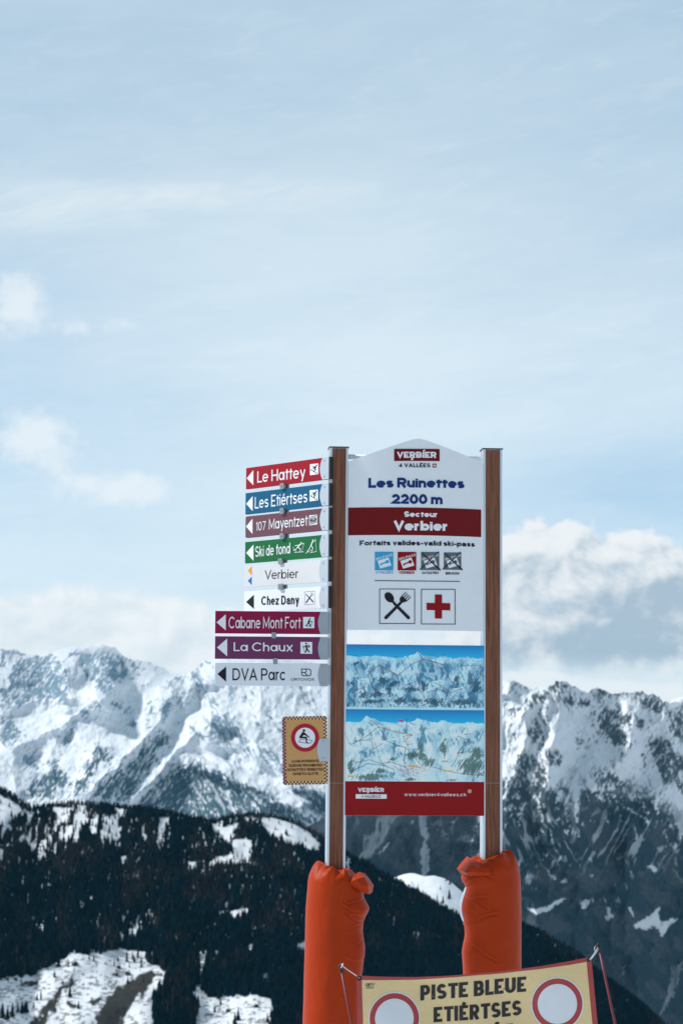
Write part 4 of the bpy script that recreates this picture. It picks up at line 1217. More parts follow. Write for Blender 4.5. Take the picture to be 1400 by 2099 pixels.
def skipass(x, y, w, m, crossed, label):
    k = w / 38.0
    Q = lambda a, b: (x + a * k, y + b * k)
    sh = hshape(0.0028)
    sh.use(0); sh.pflat([Q(0, 0), Q(38, 0.2), Q(38, 38.2), Q(0, 38)])
    sh.use(1); sh.z = 0.0038; sh.pflat([Q(5.5, 18.5), Q(28, 11.5), Q(34, 28), Q(11, 34.5)])
    sh.text('SKI-PASS', Q(1.5, 18), Q(36.5, 8.2), 5.2 * k, w=0.16)
    sh.use(0); sh.z = 0.0048
    mq = sh.mpp(Q(10, 10))
    sh.pstroke([Q(11, 26), Q(23, 21.5)], 2.6 * k)
    sh.pflat([Q(11, 27), Q(14, 26), Q(14.5, 28), Q(12, 28.5)])
    sh.disc(HB.uv(*Q(25.5, 20.5)), 3.6 * k * mq, 16)
    if crossed:
        sh.use(2); sh.z = 0.0058
        sh.pstroke([Q(0.6, 1.4), Q(40.5, 38.4)], 1.9, w2=3.2); sh.pstroke([Q(37, -0.6), Q(-2.8, 37.2)], 1.9)
    tag(sh.build('ski_pass_tile', [m, M_whiteink, M_black], head), label)


skipass(767.4, 1132.1, 37.8, M_cyan, False, 'cyan ski-pass tile'); skipass(814.1, 1132.2, 38, M_red, False, 'dark red ski-pass tile')
skipass(861.9, 1132.4, 37.2, M_slate, True, 'grey crossed-out ski-pass tile above SAVOLEYRES'); skipass(908.6, 1133.4, 35.5, M_slate, True, 'grey crossed-out ski-pass tile above BRUSON')
s_ = hshape(); s_.pstroke([(766.9 + 29.1 * i, 1191.2 + 0.27 * i) for i in range(7)], 1.5); s_.build('dividing_line', M_black, head)


def framed(x0, y0, x1, y1): s_.pstroke([(x0, y0), (x1, y0 + .3), (x1, y1 + .3), (x0, y1)], 1.4, closed=True)


s_ = hshape(); framed(862.7, 1208.9, 931.6, 1280); s_.use(1)
s_.pflat([(890.2, 1219.5), (904.7, 1219.7), (904.7, 1268.9), (890.2, 1268.7)])
s_.pflat([(873.2, 1236.7), (890.25, 1236.9), (890.25, 1251.6), (873.2, 1251.4)]); s_.pflat([(904.65, 1237.1), (921.6, 1237.4), (921.6, 1252.2), (904.65, 1251.8)])
s_.build('first_aid_pictogram', [M_black, M_red], head)
s_ = hshape(); framed(777.2, 1208.3, 848.8, 1279)
mm = s_.mpp((810, 1240))
s_.disc(HB.uv(796.9, 1225.4), 11.6 * mm, 30, 8.3 * mm, R(-52))
s_.pstroke([(802, 1232), (812, 1243), (836, 1267)], 4.6, w2=6.8); s_.disc(HB.uv(836, 1267), 3.4 * mm, 14)
s_.pstroke([(826, 1230.5), (812, 1245), (790, 1267)], 4.6, w2=6.8); s_.disc(HB.uv(790, 1267), 3.4 * mm, 14)
s_.pflat([(818.5, 1227), (823, 1222), (832.5, 1231.5), (828, 1235.5), (822, 1236), (818, 1232)])
for i in range(4):
    a, b = 821.2 + i * 3.3, 1224.6 + i * 3.2
    s_.pstroke([(a, b), (a + 9.8, b - 10)], 1.7)
s_.build('restaurant_pictogram', M_black, head)


# ------------------------------------------------------------------ the printed ski maps
def hillshade(H, k):
    gy, gx = np.gradient(H)
    return gx * k


def paint(which, nx, ny, w, h):
    x, y = np.meshgrid(np.linspace(0, w, nx), np.linspace(0, h, ny))
    c = lambda *q: np.array(srgb(*q)) / 0.60
    full = lambda q: np.broadcast_to(np.array(q), x.shape + (3,))
    wx = x + (fbm(x / 12, y / 12, 900 + which, 4) - 0.5) * 12; wy = y + (fbm(x / 12, y / 12, 930 + which, 4) - 0.5) * 8
    col = lerpc(full(c(0, 100, 155)), full(c(15, 150, 192)), np.clip(y / 28, 0, 1))
    # the painted relief: every summit is a tent with ribs running down from it
    if which == 1:
        peaks = [(144, 15, 62, 78), (62, 34, 34, 40), (194, 30, 30, 34), (222, 30, 26, 40), (137, 58, 34, 52), (252, 46, 30, 44), (100, 28, 22, 24), (20, 28, 28, 40), (40, 30, 20, 22), (270, 30, 24, 40), (45, 74, 30, 44), (85, 62, 24, 40), (196, 78, 34, 46), (236, 90, 30, 40), (10, 70, 24, 50), (172, 90, 24, 40), (110, 96, 26, 34)]
        sky = curve([(0, 24), (40, 25), (62, 23), (80, 26), (110, 27), (126, 23), (144, 15), (158, 22), (173, 23), (185, 25), (198, 22), (215, 27), (240, 24), (260, 26), (280, 28)], x)
        woods = [(35, 102, 9, 9), (62, 103, 13, 8), (75, 76, 7, 13), (97, 81, 10, 8), (128, 92, 20, 5), (177, 118, 20, 8), (262, 86, 12, 14), (108, 116, 14, 6), (140, 116, 14, 6), (240, 118, 26, 7), (52, 118, 22, 4), (12, 82, 8, 6), (88, 95, 6, 12), (20, 41, 6, 3), (158, 84, 5, 10), (225, 70, 8, 10)]
        wc, lc = c(20, 66, 86), c(62, 122, 150)
    else:
        peaks = [(42, 15, 46, 60), (66, 36, 36, 44), (150, 20, 30, 40), (196, 25, 30, 44), (134, 52, 34, 44), (240, 50, 34, 54), (180, 42, 26, 44), (18, 40, 30, 46), (264, 34, 30, 40), (104, 34, 26, 30), (82, 66, 30, 44), (30, 78, 30, 40), (222, 34, 24, 30), (120, 80, 24, 40), (258, 92, 30, 44), (60, 130, 34, 20)]
        sky = curve([(0, 27), (30, 25), (38, 18), (42, 14), (50, 17), (60, 21), (70, 26), (100, 27), (130, 25), (140, 20), (152, 19), (170, 24), (185, 26), (196, 21), (206, 25), (230, 28), (258, 25), (280, 29)], x)
        woods = [(135, 95, 13, 7), (152, 88, 7, 20), (168, 108, 14, 9), (200, 78, 8, 15), (255, 115, 26, 20), (266, 88, 12, 13), (48, 140, 32, 8), (12, 118, 8, 13), (68, 128, 12, 6), (95, 103, 8, 5), (130, 145, 12, 3), (215, 143, 10, 3), (162, 102, 8, 8)]
        wc, lc = c(58, 86, 80), c(96, 142, 158)
    best = np.full(x.shape, -9.0); side = np.zeros(x.shape); rib = np.zeros(x.shape); dep = np.zeros(x.shape)
    for k, (p, q, a, b) in enumerate(peaks):
        ddx, ddy = wx - p, wy - q
        t = 1 - np.abs(ddx) / a - np.maximum(ddy, 0) / b - np.maximum(-ddy, 0) / 3.0 + 0.004 * q
        m = t > best
        best = np.where(m, t, best)
        rg = p + ddy * 0.35 * math.sin(k * 2.1)                     # the rib below the summit wanders to one side
        side = np.where(m, (wx - rg) / 9.0, side)
        ang = ddx / (ddy + 12)
        rib = np.where(m, ridged(ang * 3.2 + k * 7, ddy / 60, 950 + which, 3), rib)
        dep = np.where(m, ddy, dep)
    shade = sstep(-0.35, 1.1, side) * 0.50 + sstep(0.72, 0.45, rib) * 0.55 * sstep(2, 12, dep)
    shade = shade + (fbm(x / 4, y / 6, 982 + which, 3) - 0.5) * 0.35
    shade = shade + sstep(0.60, 0.40, ridged((x + 0.4 * np.sign(side) * y) / 5.0, y / 22, 975 + which, 3)) * 0.55 * sstep(0.0, 1.2, np.abs(side))
    shade = shade * (0.5 + 0.5 * sstep(-0.5, 0.7, best)) + (0.16 if which == 1 else 0.02)
    land = lerpc(full(c(174, 202, 210) if which == 1 else c(188, 211, 214)), full(lc), np.clip(shade, 0, 1))
    land = lerpc(land, full(c(40, 92, 118)), sstep(0.72, 1.0, shade) * 0.5)
    land = lerpc(land, full(c(150, 196, 210)), np.clip((44 - y) / 20, 0, 1) * 0.45)
    wm = np.full(x.shape, -0.7)
    for p, q, a, b in woods: wm = np.maximum(wm, 1.25 - np.hypot((wx - p) / a, (wy - q) / b))
    hat = fbm((x + y * 0.45) / 1.6, y / 5.5, 990 + which, 2)
    land = lerpc(land, full(wc), sstep(0.1, 0.6, wm + (hat - 0.5) * 1.5) * 0.9)
    if which == 1:
        dots = sstep(0.58, 0.66, fbm(x / 2.6, y / 5.0, 995, 2)) * sstep(110, 118, y) * sstep(131, 128, y)
        land = lerpc(land, full(c(34, 76, 92)), dots * 0.85)
        land = lerpc(land, full(c(150, 195, 212)), sstep(129, 131, y + np.sin(x / 14)) * 0.85)
    col = lerpc(col, land, sstep(-0.6, 0.6, y - sky - (fbm(x / 4, x * 0, 999, 3) - 0.5) * 5))

    def line(pts, cc, wd, a=0.85):
        nonlocal col
        d = seg_dist(wx * 0.25 + x * 0.75, wy * 0.25 + y * 0.75, pts)
        col = lerpc(col, full(cc), np.clip(wd + 0.45 - d, 0, 1) * a)
    red, dark, brn = c(120, 34, 44), c(30, 46, 68), c(84, 42, 50)
    r = np.random.default_rng(40 + which)
    if which == 1:
        for pts in ([(144, 16), (156, 30), (180, 36), (196, 40)], [(156, 30), (130, 42), (105, 64), (92, 58)], [(105, 64), (80, 50), (68, 44), (74, 60)], [(196, 40), (172, 34)],
                    [(180, 36), (196, 54), (212, 72), (222, 88)], [(140, 60), (146, 72), (150, 92), (158, 112)], [(44, 62), (48, 78), (62, 96), (78, 104)], [(44, 62), (66, 42)], [(178, 78), (196, 86), (212, 98), (236, 90)],
                    [(164, 98), (190, 92), (206, 100)], [(120, 84), (136, 78)], [(250, 52), (248, 62), (256, 70), (246, 78)], [(256, 76), (262, 60)], [(18, 96), (40, 88)]): line(pts, red if r.random() < .6 else brn, 0.7)
        line([(224, 76), (236, 42), (272, 42), (272, 80), (212, 112), (158, 112), (156, 90), (150, 74)], brn, 0.4, 0.8)
        lab = [(5, 22), (17, 23), (42, 22), (62, 22), (102, 25), (143, 14), (172, 20), (197, 20), (225, 26), (243, 25), (268, 33), (240, 33), (258, 38), (33, 75), (170, 77), (190, 78), (236, 80), (180, 110), (80, 102), (102, 104), (120, 104), (44, 56)]
    else:
        for pts in ([(8, 74), (36, 60), (66, 36)], [(50, 22), (66, 36), (100, 46), (134, 52), (122, 62)], [(66, 36), (74, 50), (80, 64), (104, 74), (120, 78)], [(52, 62), (56, 82), (74, 70)], [(18, 66), (50, 62)],
                    [(120, 78), (118, 104), (122, 112)], [(120, 78), (132, 90), (150, 112)], [(134, 52), (116, 56), (126, 76)], [(122, 18), (122, 50)], [(240, 64), (228, 92), (214, 118)], [(226, 54), (258, 66)],
                    [(20, 110), (50, 104), (72, 112), (98, 124)], [(72, 112), (90, 108), (120, 118)], [(178, 118), (206, 126), (240, 132), (278, 134)], [(248, 62), (236, 78), (226, 90), (244, 86)], [(12, 128), (44, 112), (80, 116)]): line(pts, dark if r.random() < .5 else (brn if r.random() < .6 else red), 0.7)
        for pts in ([(124, 130), (128, 124), (142, 120), (156, 118)], [(98, 116), (108, 124), (124, 132)]): line(pts, c(150, 50, 56), 0.5)
        town = sstep(0.60, 0.66, fbm(x / 1.6, y / 1.6, 1011, 2)) * np.clip(1.5 - np.hypot((x - 138) / 32, (y - 126) / 13), 0, 1)
        col = lerpc(col, full(c(160, 72, 80)), np.clip(town * 1.1, 0, 1) * 0.7)
        for p, q, a in ((200, 106, 7), (206, 126, 9), (136, 116, 9), (10, 138, 6)):
            m = ((np.abs(x - p) < a) & (np.abs(y - q) < 1.7)); col[m] = c(178, 148, 70)
        m = ((np.abs(x - 111) < 4) & (np.abs(y - 22) < 1.8)); col[m] = c(180, 50, 80)
        lab = [(122, 21), (134, 22), (128, 25), (132, 28), (140, 31), (104, 30), (110, 34), (86, 26), (74, 32), (150, 14), (172, 18), (196, 16), (262, 26), (8, 70), (52, 60), (130, 50), (96, 58), (128, 72), (120, 66), (66, 98), (50, 96), (242, 50), (222, 56), (256, 68), (264, 140), (84, 130)]
    for i, (p, q) in enumerate(lab):
        a = r.uniform(2.2, 5.5)
        m = (np.abs(x - p) < a) & (np.abs(y - q) < 0.75) & (_h(np.floor(x * 1.1), np.floor(y), 5) > 0.25)
        col[m] = col[m] * 0.35 + np.array(red if i % 5 == 3 and which == 1 else c(48, 60, 80)) * 0.65
    return np.clip(col, 0.001, 0.92)


M_print = mat('printed_map_sheet', rough=0.45, vary=0.03, nscale=20, attr=True)
mu0, mu1 = pu1 - 0.006, qu0 + 0.012
mt, md, mr, mb_ = [(MBD.uv(714, a)[1] + MBD.uv(988, b)[1]) / 2 for a, b in ((1320.7, 1324.2), (1454.4, 1456), (1602.3, 1603.4), (1671.8, 1673.3))]
sh = Shape(MBD); sh.prism([(mu0, mb_), (mu1, mb_), (mu1, mt), (mu0, mt)], -0.012, 0.0)
mapp = sh.build('map_panel', M_white, board)


def print_sheet(which, v0, v1, w, h):
    nx, ny = 380, int(380 * h / w)
    C = paint(which, nx, ny, w, h)
    U, V = np.meshgrid(np.linspace(mu0 + .001, mu1 - .001, nx), np.linspace(v0, v1, ny))
    Pg = np.stack([U, V, np.full(U.shape, 0.0012)], -1)
    link('printed_map', grid_mesh('printed_map', Pg[::-1], C[::-1], False), M_print, mapp)


print_sheet(1, mt - .001, md + .001, 280, 134)
print_sheet(2, md - .001, mr + .001, 280, 148)
sh = Shape(MBD); sh.prism([(mu0 + .0005, mb_ + .0005), (mu1 - .0005, mb_ + .0005), (mu1 - .0005, mr), (mu0 + .0005, mr)], 0.0008, 0.002); sh.build('red_strip', M_red, mapp)
sh = Shape(MBD, 0.003)
verbier_mark(sh, 732.9, 786.6, 1623.8, 8.2)
sh.pflat([(728.6, 1628.6), (792, 1628.9), (792, 1637.8), (728.6, 1637.5)])
sh.use(1); sh.z = 0.004; sh.text('4 VALLÉES', (740.6, 1635.4), (772.9, 1635.6), 4.6, w=0.2)
sh.pstroke([(775, 1631), (779, 1631), (779, 1635.4), (775, 1635.4)], 0.9, closed=True)
sh.build('logo', [M_whiteink, M_band], mapp)
lettering(MBD, mapp, M_whiteink, ('www.verbier4vallees.ch', (828, 1632.4), (954.3, 1632.8), 6.8, dict(w=0.14, space=2.0)), z=0.003)
sh = Shape(MBD); c0 = MBD.uv(961.7, 1622.4); rr0 = 4.1 * sh.mpp((961, 1622))
sh.prism([(c0[0] + rr0 * math.cos(a), c0[1] + rr0 * math.sin(a)) for a in np.linspace(0, 2 * math.pi, 20)[:-1]], 0.002, 0.006); sh.prism([(c0[0] + rr0 * .45 * math.cos(a), c0[1] + rr0 * .45 * math.sin(a)) for a in np.linspace(0, 2 * math.pi, 7)[:-1]], 0.0055, 0.008)
sh.build('bolt', mat('brass_bolt', (0.55, 0.38, 0.20), rough=0.4, metal=0.3), mapp)


# ------------------------------------------------------------------ direction signs on the left post
def quad(TL, TR, BR, BL):
    def Q(x, y):
        a = [TL[i] + (TR[i] - TL[i]) * x for i in (0, 1)]; b = [BL[i] + (BR[i] - BL[i]) * x for i in (0, 1)]
        return (a[0] + (b[0] - a[0]) * y, a[1] + (b[1] - a[1]) * y)
    return Q


def pic_skier(sh, Q, k):
    sh.disc(sh.b.uv(*Q(.80, .17)), 1.9 * k * sh.mpp(Q(0, 0)), 14)
    sh.pstroke([Q(.74, .26), Q(.42, .40)], 3.6 * k); sh.pstroke([Q(.44, .38), Q(.66, .54), Q(.46, .72)], 2.4 * k); sh.pstroke([Q(.68, .30), Q(.78, .50)], 1.3 * k)
    sh.pstroke([Q(.56, .32), Q(.34, .18)], 1.3 * k); sh.pstroke([Q(.04, .48), Q(.80, .90), Q(.90, .88)], 1.2 * k); sh.pstroke([Q(.30, .28), Q(.26, .56)], 0.7 * k)


def pic_lift(sh, Q, k):
    for a in (.12, .26, .40, .56, .70, .84): sh.pstroke([Q(.06, a + .06), Q(.94, a - .05)], 1.3 * k)
    for a in (.14, .36, .60, .84): sh.pstroke([Q(a, .34), Q(a + .06, .70)], 1.6 * k)
    sh.pstroke([Q(.08, .50), Q(.50, .60), Q(.92, .46)], 1.8 * k)


def pic_cross_country(sh, Q, k):
    m = sh.mpp(Q(0, 0))
    sh.disc(sh.b.uv(*Q(.34, .14)), 1.5 * k * m, 12); sh.pstroke([Q(.32, .22), Q(.18, .48)], 2.4 * k); sh.pstroke([Q(.30, .26), Q(.46, .22)], 1.3 * k); sh.pstroke([Q(.28, .3), Q(.08, .34)], 1.2 * k)
    sh.pstroke([Q(.2, .46), Q(.30, .62), Q(.30, .84)], 1.6 * k); sh.pstroke([Q(.18, .46), Q(.12, .64), Q(.02, .68)], 1.5 * k); sh.pstroke([Q(.06, .84), Q(.44, .86)], 0.9 * k); sh.pstroke([Q(.46, .22), Q(.36, .86)], 0.7 * k); sh.pstroke([Q(.0, .42), Q(.14, .84)], 0.7 * k)
    sh.disc(sh.b.uv(*Q(.82, .02)), 1.5 * k * m, 12); sh.pstroke([Q(.82, .10), Q(.74, .42)], 2.8 * k); sh.pstroke([Q(.80, .16), Q(.92, .08), Q(.93, -.06)], 1.3 * k); sh.pstroke([Q(.74, .40), Q(.82, .62), Q(.78, .92)], 1.6 * k)
    sh.pstroke([Q(.74, .42), Q(.68, .66), Q(.58, .90)], 1.6 * k); sh.pstroke([Q(.52, 1.0), Q(.76, .78)], 0.8 * k); sh.pstroke([Q(.70, .98), Q(.98, .92)], 0.8 * k); sh.pstroke([Q(.93, -.06), Q(.97, .9)], 0.6 * k)


def pic_cutlery(sh, Q, k):
    sh.pstroke([Q(.12, .18), Q(.86, .84)], 1.7 * k, w2=2.9 * k); sh.pstroke([Q(.68, .30), Q(.14, .86)], 1.5 * k, w2=2.9 * k)
    for d in (-.07, 0, .07): sh.pstroke([Q(.68 + d, .30 + d), Q(.82 + d, .14 + d)], 0.7 * k)


def pic_snowshoe(sh, Q, k):
    sh.disc(sh.b.uv(*Q(.60, .18)), 1.7 * k * sh.mpp(Q(0, 0)), 14); sh.pstroke([Q(.56, .28), Q(.46, .56)], 3.6 * k); sh.pstroke([Q(.48, .54), Q(.62, .66), Q(.60, .84)], 2.3 * k)
    sh.pstroke([Q(.46, .54), Q(.36, .70), Q(.30, .84)], 2.2 * k); sh.pstroke([Q(.56, .34), Q(.72, .44), Q(.84, .40)], 1.4 * k); sh.pstroke([Q(.84, .40), Q(.70, .84)], 0.7 * k)
    sh.pstroke([Q(.50, .85), Q(.78, .83)], 1.1 * k); sh.pstroke([Q(.18, .72), Q(.38, .88)], 1.1 * k)


def pic_hiker(sh, Q, k):
    sh.disc(sh.b.uv(*Q(.48, .13)), 1.9 * k * sh.mpp(Q(0, 0)), 14); sh.pstroke([Q(.50, .26), Q(.54, .54)], 4.2 * k); sh.pflat([Q(.62, .24), Q(.76, .28), Q(.82, .44), Q(.70, .50)])
    sh.pstroke([Q(.53, .52), Q(.62, .70), Q(.78, .88)], 2.4 * k); sh.pstroke([Q(.52, .52), Q(.50, .72), Q(.40, .92)], 2.4 * k); sh.pstroke([Q(.48, .30), Q(.32, .44), Q(.20, .38)], 1.6 * k); sh.pstroke([Q(.20, .36), Q(.38, .92)], 0.8 * k)


def arrow_sign(name, label, TL, BL, TR, BR, dY, m, lens, tip, rt_, rb, texts, clip, arrow_mat=None, ink=None, extra=None, plate=M_plate, rounded=False, slot=True):
    Yr = 15.0 - 0.012 + (-0.03 if dY == 0 else -0.02)
    mr_ = ((TR[0] + BR[0]) / 2, (TR[1] + BR[1]) / 2); ml = ((TL[0] + BL[0]) / 2, (TL[1] + BL[1]) / 2)
    A, B = at(*mr_, Yr), at(*ml, Yr + dY)
    u = A - B; u[2] = 0
    b = Board(B, u)
    u0, u1 = b.uv(*ml)[0], b.uv(*mr_)[0]
    v1 = (b.uv(*TL)[1] + b.uv(*TR)[1]) / 2; v0 = (b.uv(*BL)[1] + b.uv(*BR)[1]) / 2
    b = Board(B + np.array([0, 0, v0]), u)
    v1 -= v0; v0 = 0.0
    root = empty(name, b.M(), label, 'direction sign', 'direction signs on the left post')
    sh = Shape(b)
    if rounded:
        r = 0.012; pts = []
        for cx, cy, a0 in ((u1, v0, None), (u1, v1, None), (u0 + r * 1.3, v1 - r, 90), (u0 + r * 1.3, v0 + r, 180)):
            if a0 is None: pts.append((cx, cy))
            else: pts += [(cx + r * 1.3 * math.cos(R(a0 + i * 15)), cy + r * math.sin(R(a0 + i * 15))) for i in range(7)]
        sh.prism(pts, -0.024, 0.0)
    else: sh.prism([(u0, v0), (u1, v0), (u1, v1), (u0, v1)], -0.024, 0.0)
    p = sh.build('panel', m, root)
    bv = p.modifiers.new('edge', 'BEVEL'); bv.width = 0.0012; bv.segments = 2; bv.limit_method = 'ANGLE'
    # the grey end plate, its inner edge a shallow arc
    ut, um = b.uv(lens[0], (TR[1] + BR[1]) / 2)[0], b.uv(lens[1], (TR[1] + BR[1]) / 2)[0]
    arc = [(ut - (ut - um) * math.sin(math.pi * i / 12), v0 + 0.0004 + (v1 - v0 - 0.0008) * i / 12) for i in range(13)]
    sh = Shape(b); sh.prism([(u1 - 0.0006, v0 + 0.0004)] + arc[:1] + arc[1:] + [(u1 - 0.0006, v1 - 0.0004)], 0.0005, 0.0028)
    e = sh.build('end_plate', plate, root)
    for vy in (v0 + 0.14 * (v1 - v0), v0 + 0.86 * (v1 - v0)):
        sh = Shape(b); cx = (ut + u1) / 2 - 0.2 * (u1 - ut); r = 0.0052
        sh.prism([(cx + r * 1.1 * math.cos(a), vy + r * math.sin(a)) for a in np.linspace(0, 2 * math.pi, 13)[:-1]], 0.0026, 0.0062)
        sh.build('bolt', M_plate2, e)
    if slot:
        sh = Shape(b); sh.prism([(u1 + 0.0004, v0), (u1 + 0.013, v0), (u1 + 0.013, v1), (u1 + 0.0004, v1)], -0.03, 0.001); sh.build('bracket', M_slot, root)
    else:
        sh = Shape(b); sh.prism([(u1 + 0.0004, v0 + 0.01), (u1 + 0.016, v0 + 0.01), (u1 + 0.016, v1 - 0.01), (u1 + 0.0004, v1 - 0.01)], -0.06, -0.006); sh.build('bracket', M_plate2, root)
    ink = ink or M_whiteink
    if tip:
        sh = Shape(b, 0.0012); sh.pflat([tip, rb, rt_]); sh.build('arrow', arrow_mat or ink, root)
    lettering(b, root, ink, *texts, z=0.0014)
    if extra: extra(b, root)
    if clip:
        sh = Shape(b); c = b.uv(*clip); mm_ = sh.mpp(clip)
        hx, hy = 4.6 * mm_ * (1.35 if dY else 1.0), 6.2 * mm_
        pts = []
        for sx, sy, a0 in ((1, 1, 0), (-1, 1, 90), (-1, -1, 180), (1, -1, 270)):
            pts += [(c[0] + sx * (hx - .008) + .008 * math.cos(R(a0 + i * 22.5)), c[1] + sy * (hy - .008) + .008 * math.sin(R(a0 + i * 22.5))) for i in range(5)]
        sh.prism(pts, 0.0015, 0.016); sh.prism([(q[0], q[1]) for q in pts], -0.04, -0.0255)
        sh.prism([(c[0] - hx * .35, c[1] - hy * .5), (c[0] + hx * .35, c[1] - hy * .5), (c[0] + hx * .35, c[1] + hy * .5), (c[0] - hx * .35, c[1] + hy * .5)], -0.03, 0.002)
        sh.prism([(c[0] + .006 * math.cos(a), c[1] + .006 * math.sin(a)) for a in np.linspace(0, 2 * math.pi, 11)[:-1]], 0.0155, 0.019)
        k_ = sh.build('clip', M_steel, root)
    return root


def box_pic(TL, TR, BR, BL, fn, k=1.0, m=None, ink=None, outline=False):
    def go(b, root):
        Q = quad(TL, TR, BR, BL)
        if outline:
            sh = Shape(b, 0.0013); sh.pstroke([TL, TR, BR, BL], 0.9, closed=True); sh.build('pictogram_frame', M_plate2, root)
        elif m is not None:
            sh = Shape(b, 0.0013); sh.pflat([TL, TR, BR, BL]); sh.build('pictogram_tile', m, root)
        sh = Shape(b, 0.0018); fn(sh, Q, k); sh.build('pictogram', ink or M_black, root)
    return go


D_ = 0.70
arrow_sign('direction_sign', 'red direction sign reading Le Hattey, topmost on the left post', (504.1, 959.3), (504.4, 1002.6), (674.6, 936.4), (674.3, 981.8), D_, M_redsign, (661.4, 656.2),
           (506.2, 980.4), (519.6, 963.6), (519.6, 994.6), [('Le Hattey', (527.7, 989.4), (625.4, 979.0), 23.2, dict(w=0.125))], (580.8, 996.6),
           extra=box_pic((635.7, 951.4), (652.9, 949.8), (652.9, 971.8), (635.7, 974.2), pic_skier, 1.0, M_whiteink))
arrow_sign('direction_sign', 'blue direction sign reading Les Etiértses, below the red one', (502.9, 1012.2), (503.3, 1055.7), (674.3, 988.9), (673.9, 1034.7), D_, M_bluesign, (661.4, 656.0),
           (505, 1032.8), (518.3, 1016.7), (518.3, 1047.8), [('Les Etiértses', (522.6, 1042.9), (630.4, 1029.4), 24.0, dict(w=0.125))], (580.4, 1047.6),
           extra=box_pic((635, 1004.9), (652.2, 1003.4), (652.2, 1025.4), (635, 1027.9), pic_skier, 1.0, M_whiteink))


def ex107(b, root):
    box_pic((634, 1056.4), (650.7, 1055.0), (650.7, 1074.8), (634, 1077), pic_lift, 1.0, M_whiteink)(b, root)


arrow_sign('direction_sign', 'brownish mauve direction sign reading 107 Mayentzet with rounded corners', (502.9, 1058.5), (503.3, 1101.8), (674.3, 1040.7), (673.6, 1087.4), D_, M_brown, (661.0, 655.8),
           (504.6, 1079.3), (517.9, 1063.2), (517.9, 1094.7), [('107', (524.9, 1088.3), (545, 1086.4), 18.2, dict(w=0.10)), ('Mayentzet', (551.5, 1085.4), (630.4, 1077.4), 21.8, dict(w=0.115))], (580.4, 1099.4), extra=ex107, rounded=True)
arrow_sign('direction_sign', 'green direction sign reading Ski de fond with two white skiers', (502.2, 1112.5), (502.4, 1156), (674.3, 1093.9), (673.6, 1139.9), D_, M_green, (660.5, 655.5),
           (505, 1133.5), (520, 1116.4), (520, 1149.6), [('Ski de fond', (523.6, 1141.9), (595, 1134.4), 21.6, dict(w=0.115, nar=0.8))], (577, 1151),
           extra=box_pic((601, 1110), (651, 1106), (651, 1132.5), (601, 1137), pic_cross_country, 1.1, None, M_whiteink))


def ex_verbier(b, root):
    sh = Shape(b, 0.0012); sh.pflat([(508.2, 1170), (516.1, 1179.6), (516.1, 1160.8)]); sh.build('orange_arrow', M_orange, root)
    sh = Shape(b, 0.0012); sh.pflat([(508.2, 1190.8), (516.1, 1199.4), (516.1, 1182.2)]); sh.build('blue_arrow', M_blueink, root)


arrow_sign('direction_sign', 'white direction sign reading Verbier with small orange and blue arrows', (500.7, 1160.4), (500.7, 1203.6), (673.2, 1147.5), (672.8, 1192.9), D_, M_cream, (658.5, 654.5),
           None, None, None, [('Verbier', (542.9, 1187.8), (611, 1185), 18.6, dict(w=0.10))], (577, 1203.2), ink=M_black, extra=ex_verbier)
arrow_sign('direction_sign', 'white direction sign reading Chez Dany with crossed knife and fork', (500.3, 1213.5), (500.3, 1256.4), (673.2, 1200.4), (672.8, 1246.5), D_, M_white, (658.5, 654.5),
           (504.6, 1234.3), (520.6, 1219.3), (520.6, 1248.6), [('Chez Dany', (535.6, 1240.7), (612.6, 1238.6), 18.2, dict(w=0.17, alt=True, nar=0.72))], None, ink=M_black,
           extra=box_pic((624.6, 1213.3), (645, 1211.8), (645, 1238), (624.6, 1239.6), pic_cutlery, 1.0, None, None, True))
arrow_sign('direction_sign', 'crimson direction sign reading Cabane Mont Fort, longer than those above', (441.1, 1252.9), (441.1, 1299), (673.2, 1253.8), (672.8, 1299.8), 0, M_crimson, (657, 651.8),
           (444, 1276), (462.8, 1259.6), (462.8, 1292.6), [('Cabane Mont Fort', (468.6, 1288.3), (616, 1288.5), 24.0, dict(w=0.12))], (561.4, 1302.7), slot=False, plate=M_plate2,
           extra=box_pic((621.4, 1264.9), (644.3, 1265), (644.3, 1288), (621.4, 1287.9), pic_snowshoe, 1.0, M_whiteink))
arrow_sign('direction_sign', 'purple direction sign reading La Chaux with a hiker pictogram', (440.7, 1303.9), (440.7, 1350.4), (672.8, 1306.7), (672.1, 1352.8), 0, M_purple, (657, 651.8),
           (444.6, 1327.5), (465.8, 1309.3), (465.8, 1345.7), [('La Chaux', (478.9, 1335), (600.4, 1335.6), 18.0, dict(w=0.13))], (564.4, 1355.8), slot=False, plate=M_plate2,
           extra=box_pic((616, 1316.1), (640, 1316.3), (640, 1340.6), (616, 1340.3), pic_hiker, 1.0, M_whiteink))


def ex_dva(b, root):
    sh = Shape(b, 0.0013)
    x0, y0, x1, y1, r = 618.2, 1372, 637.2, 1385.8, 4
    pts = [(x0, y0), (x1 - r, y0), (x1 - 1, y0 + 1.2), (x1, y0 + r), (x1, y1 - r), (x1 - 1.2, y1 - 1), (x1 - r, y1), (x0 + r, y1), (x0 + 1, y1 - 1.2), (x0, y1 - r)]
    sh.pstroke(pts, 1.7, closed=True)
    sh.pstroke([(x0 + 1, 1379), (624, 1379), (627.6, 1378), (628.4, 1375.6), (627.4, 1372.8)], 1.6); sh.pstroke([(624.5, 1379.2), (629.6, 1384.6)], 1.7)
    sh.text('ORTOVOX', (596, 1395.8), (644.3, 1396), 5.3, w=0.14)
    sh.build('logo', M_black, root)


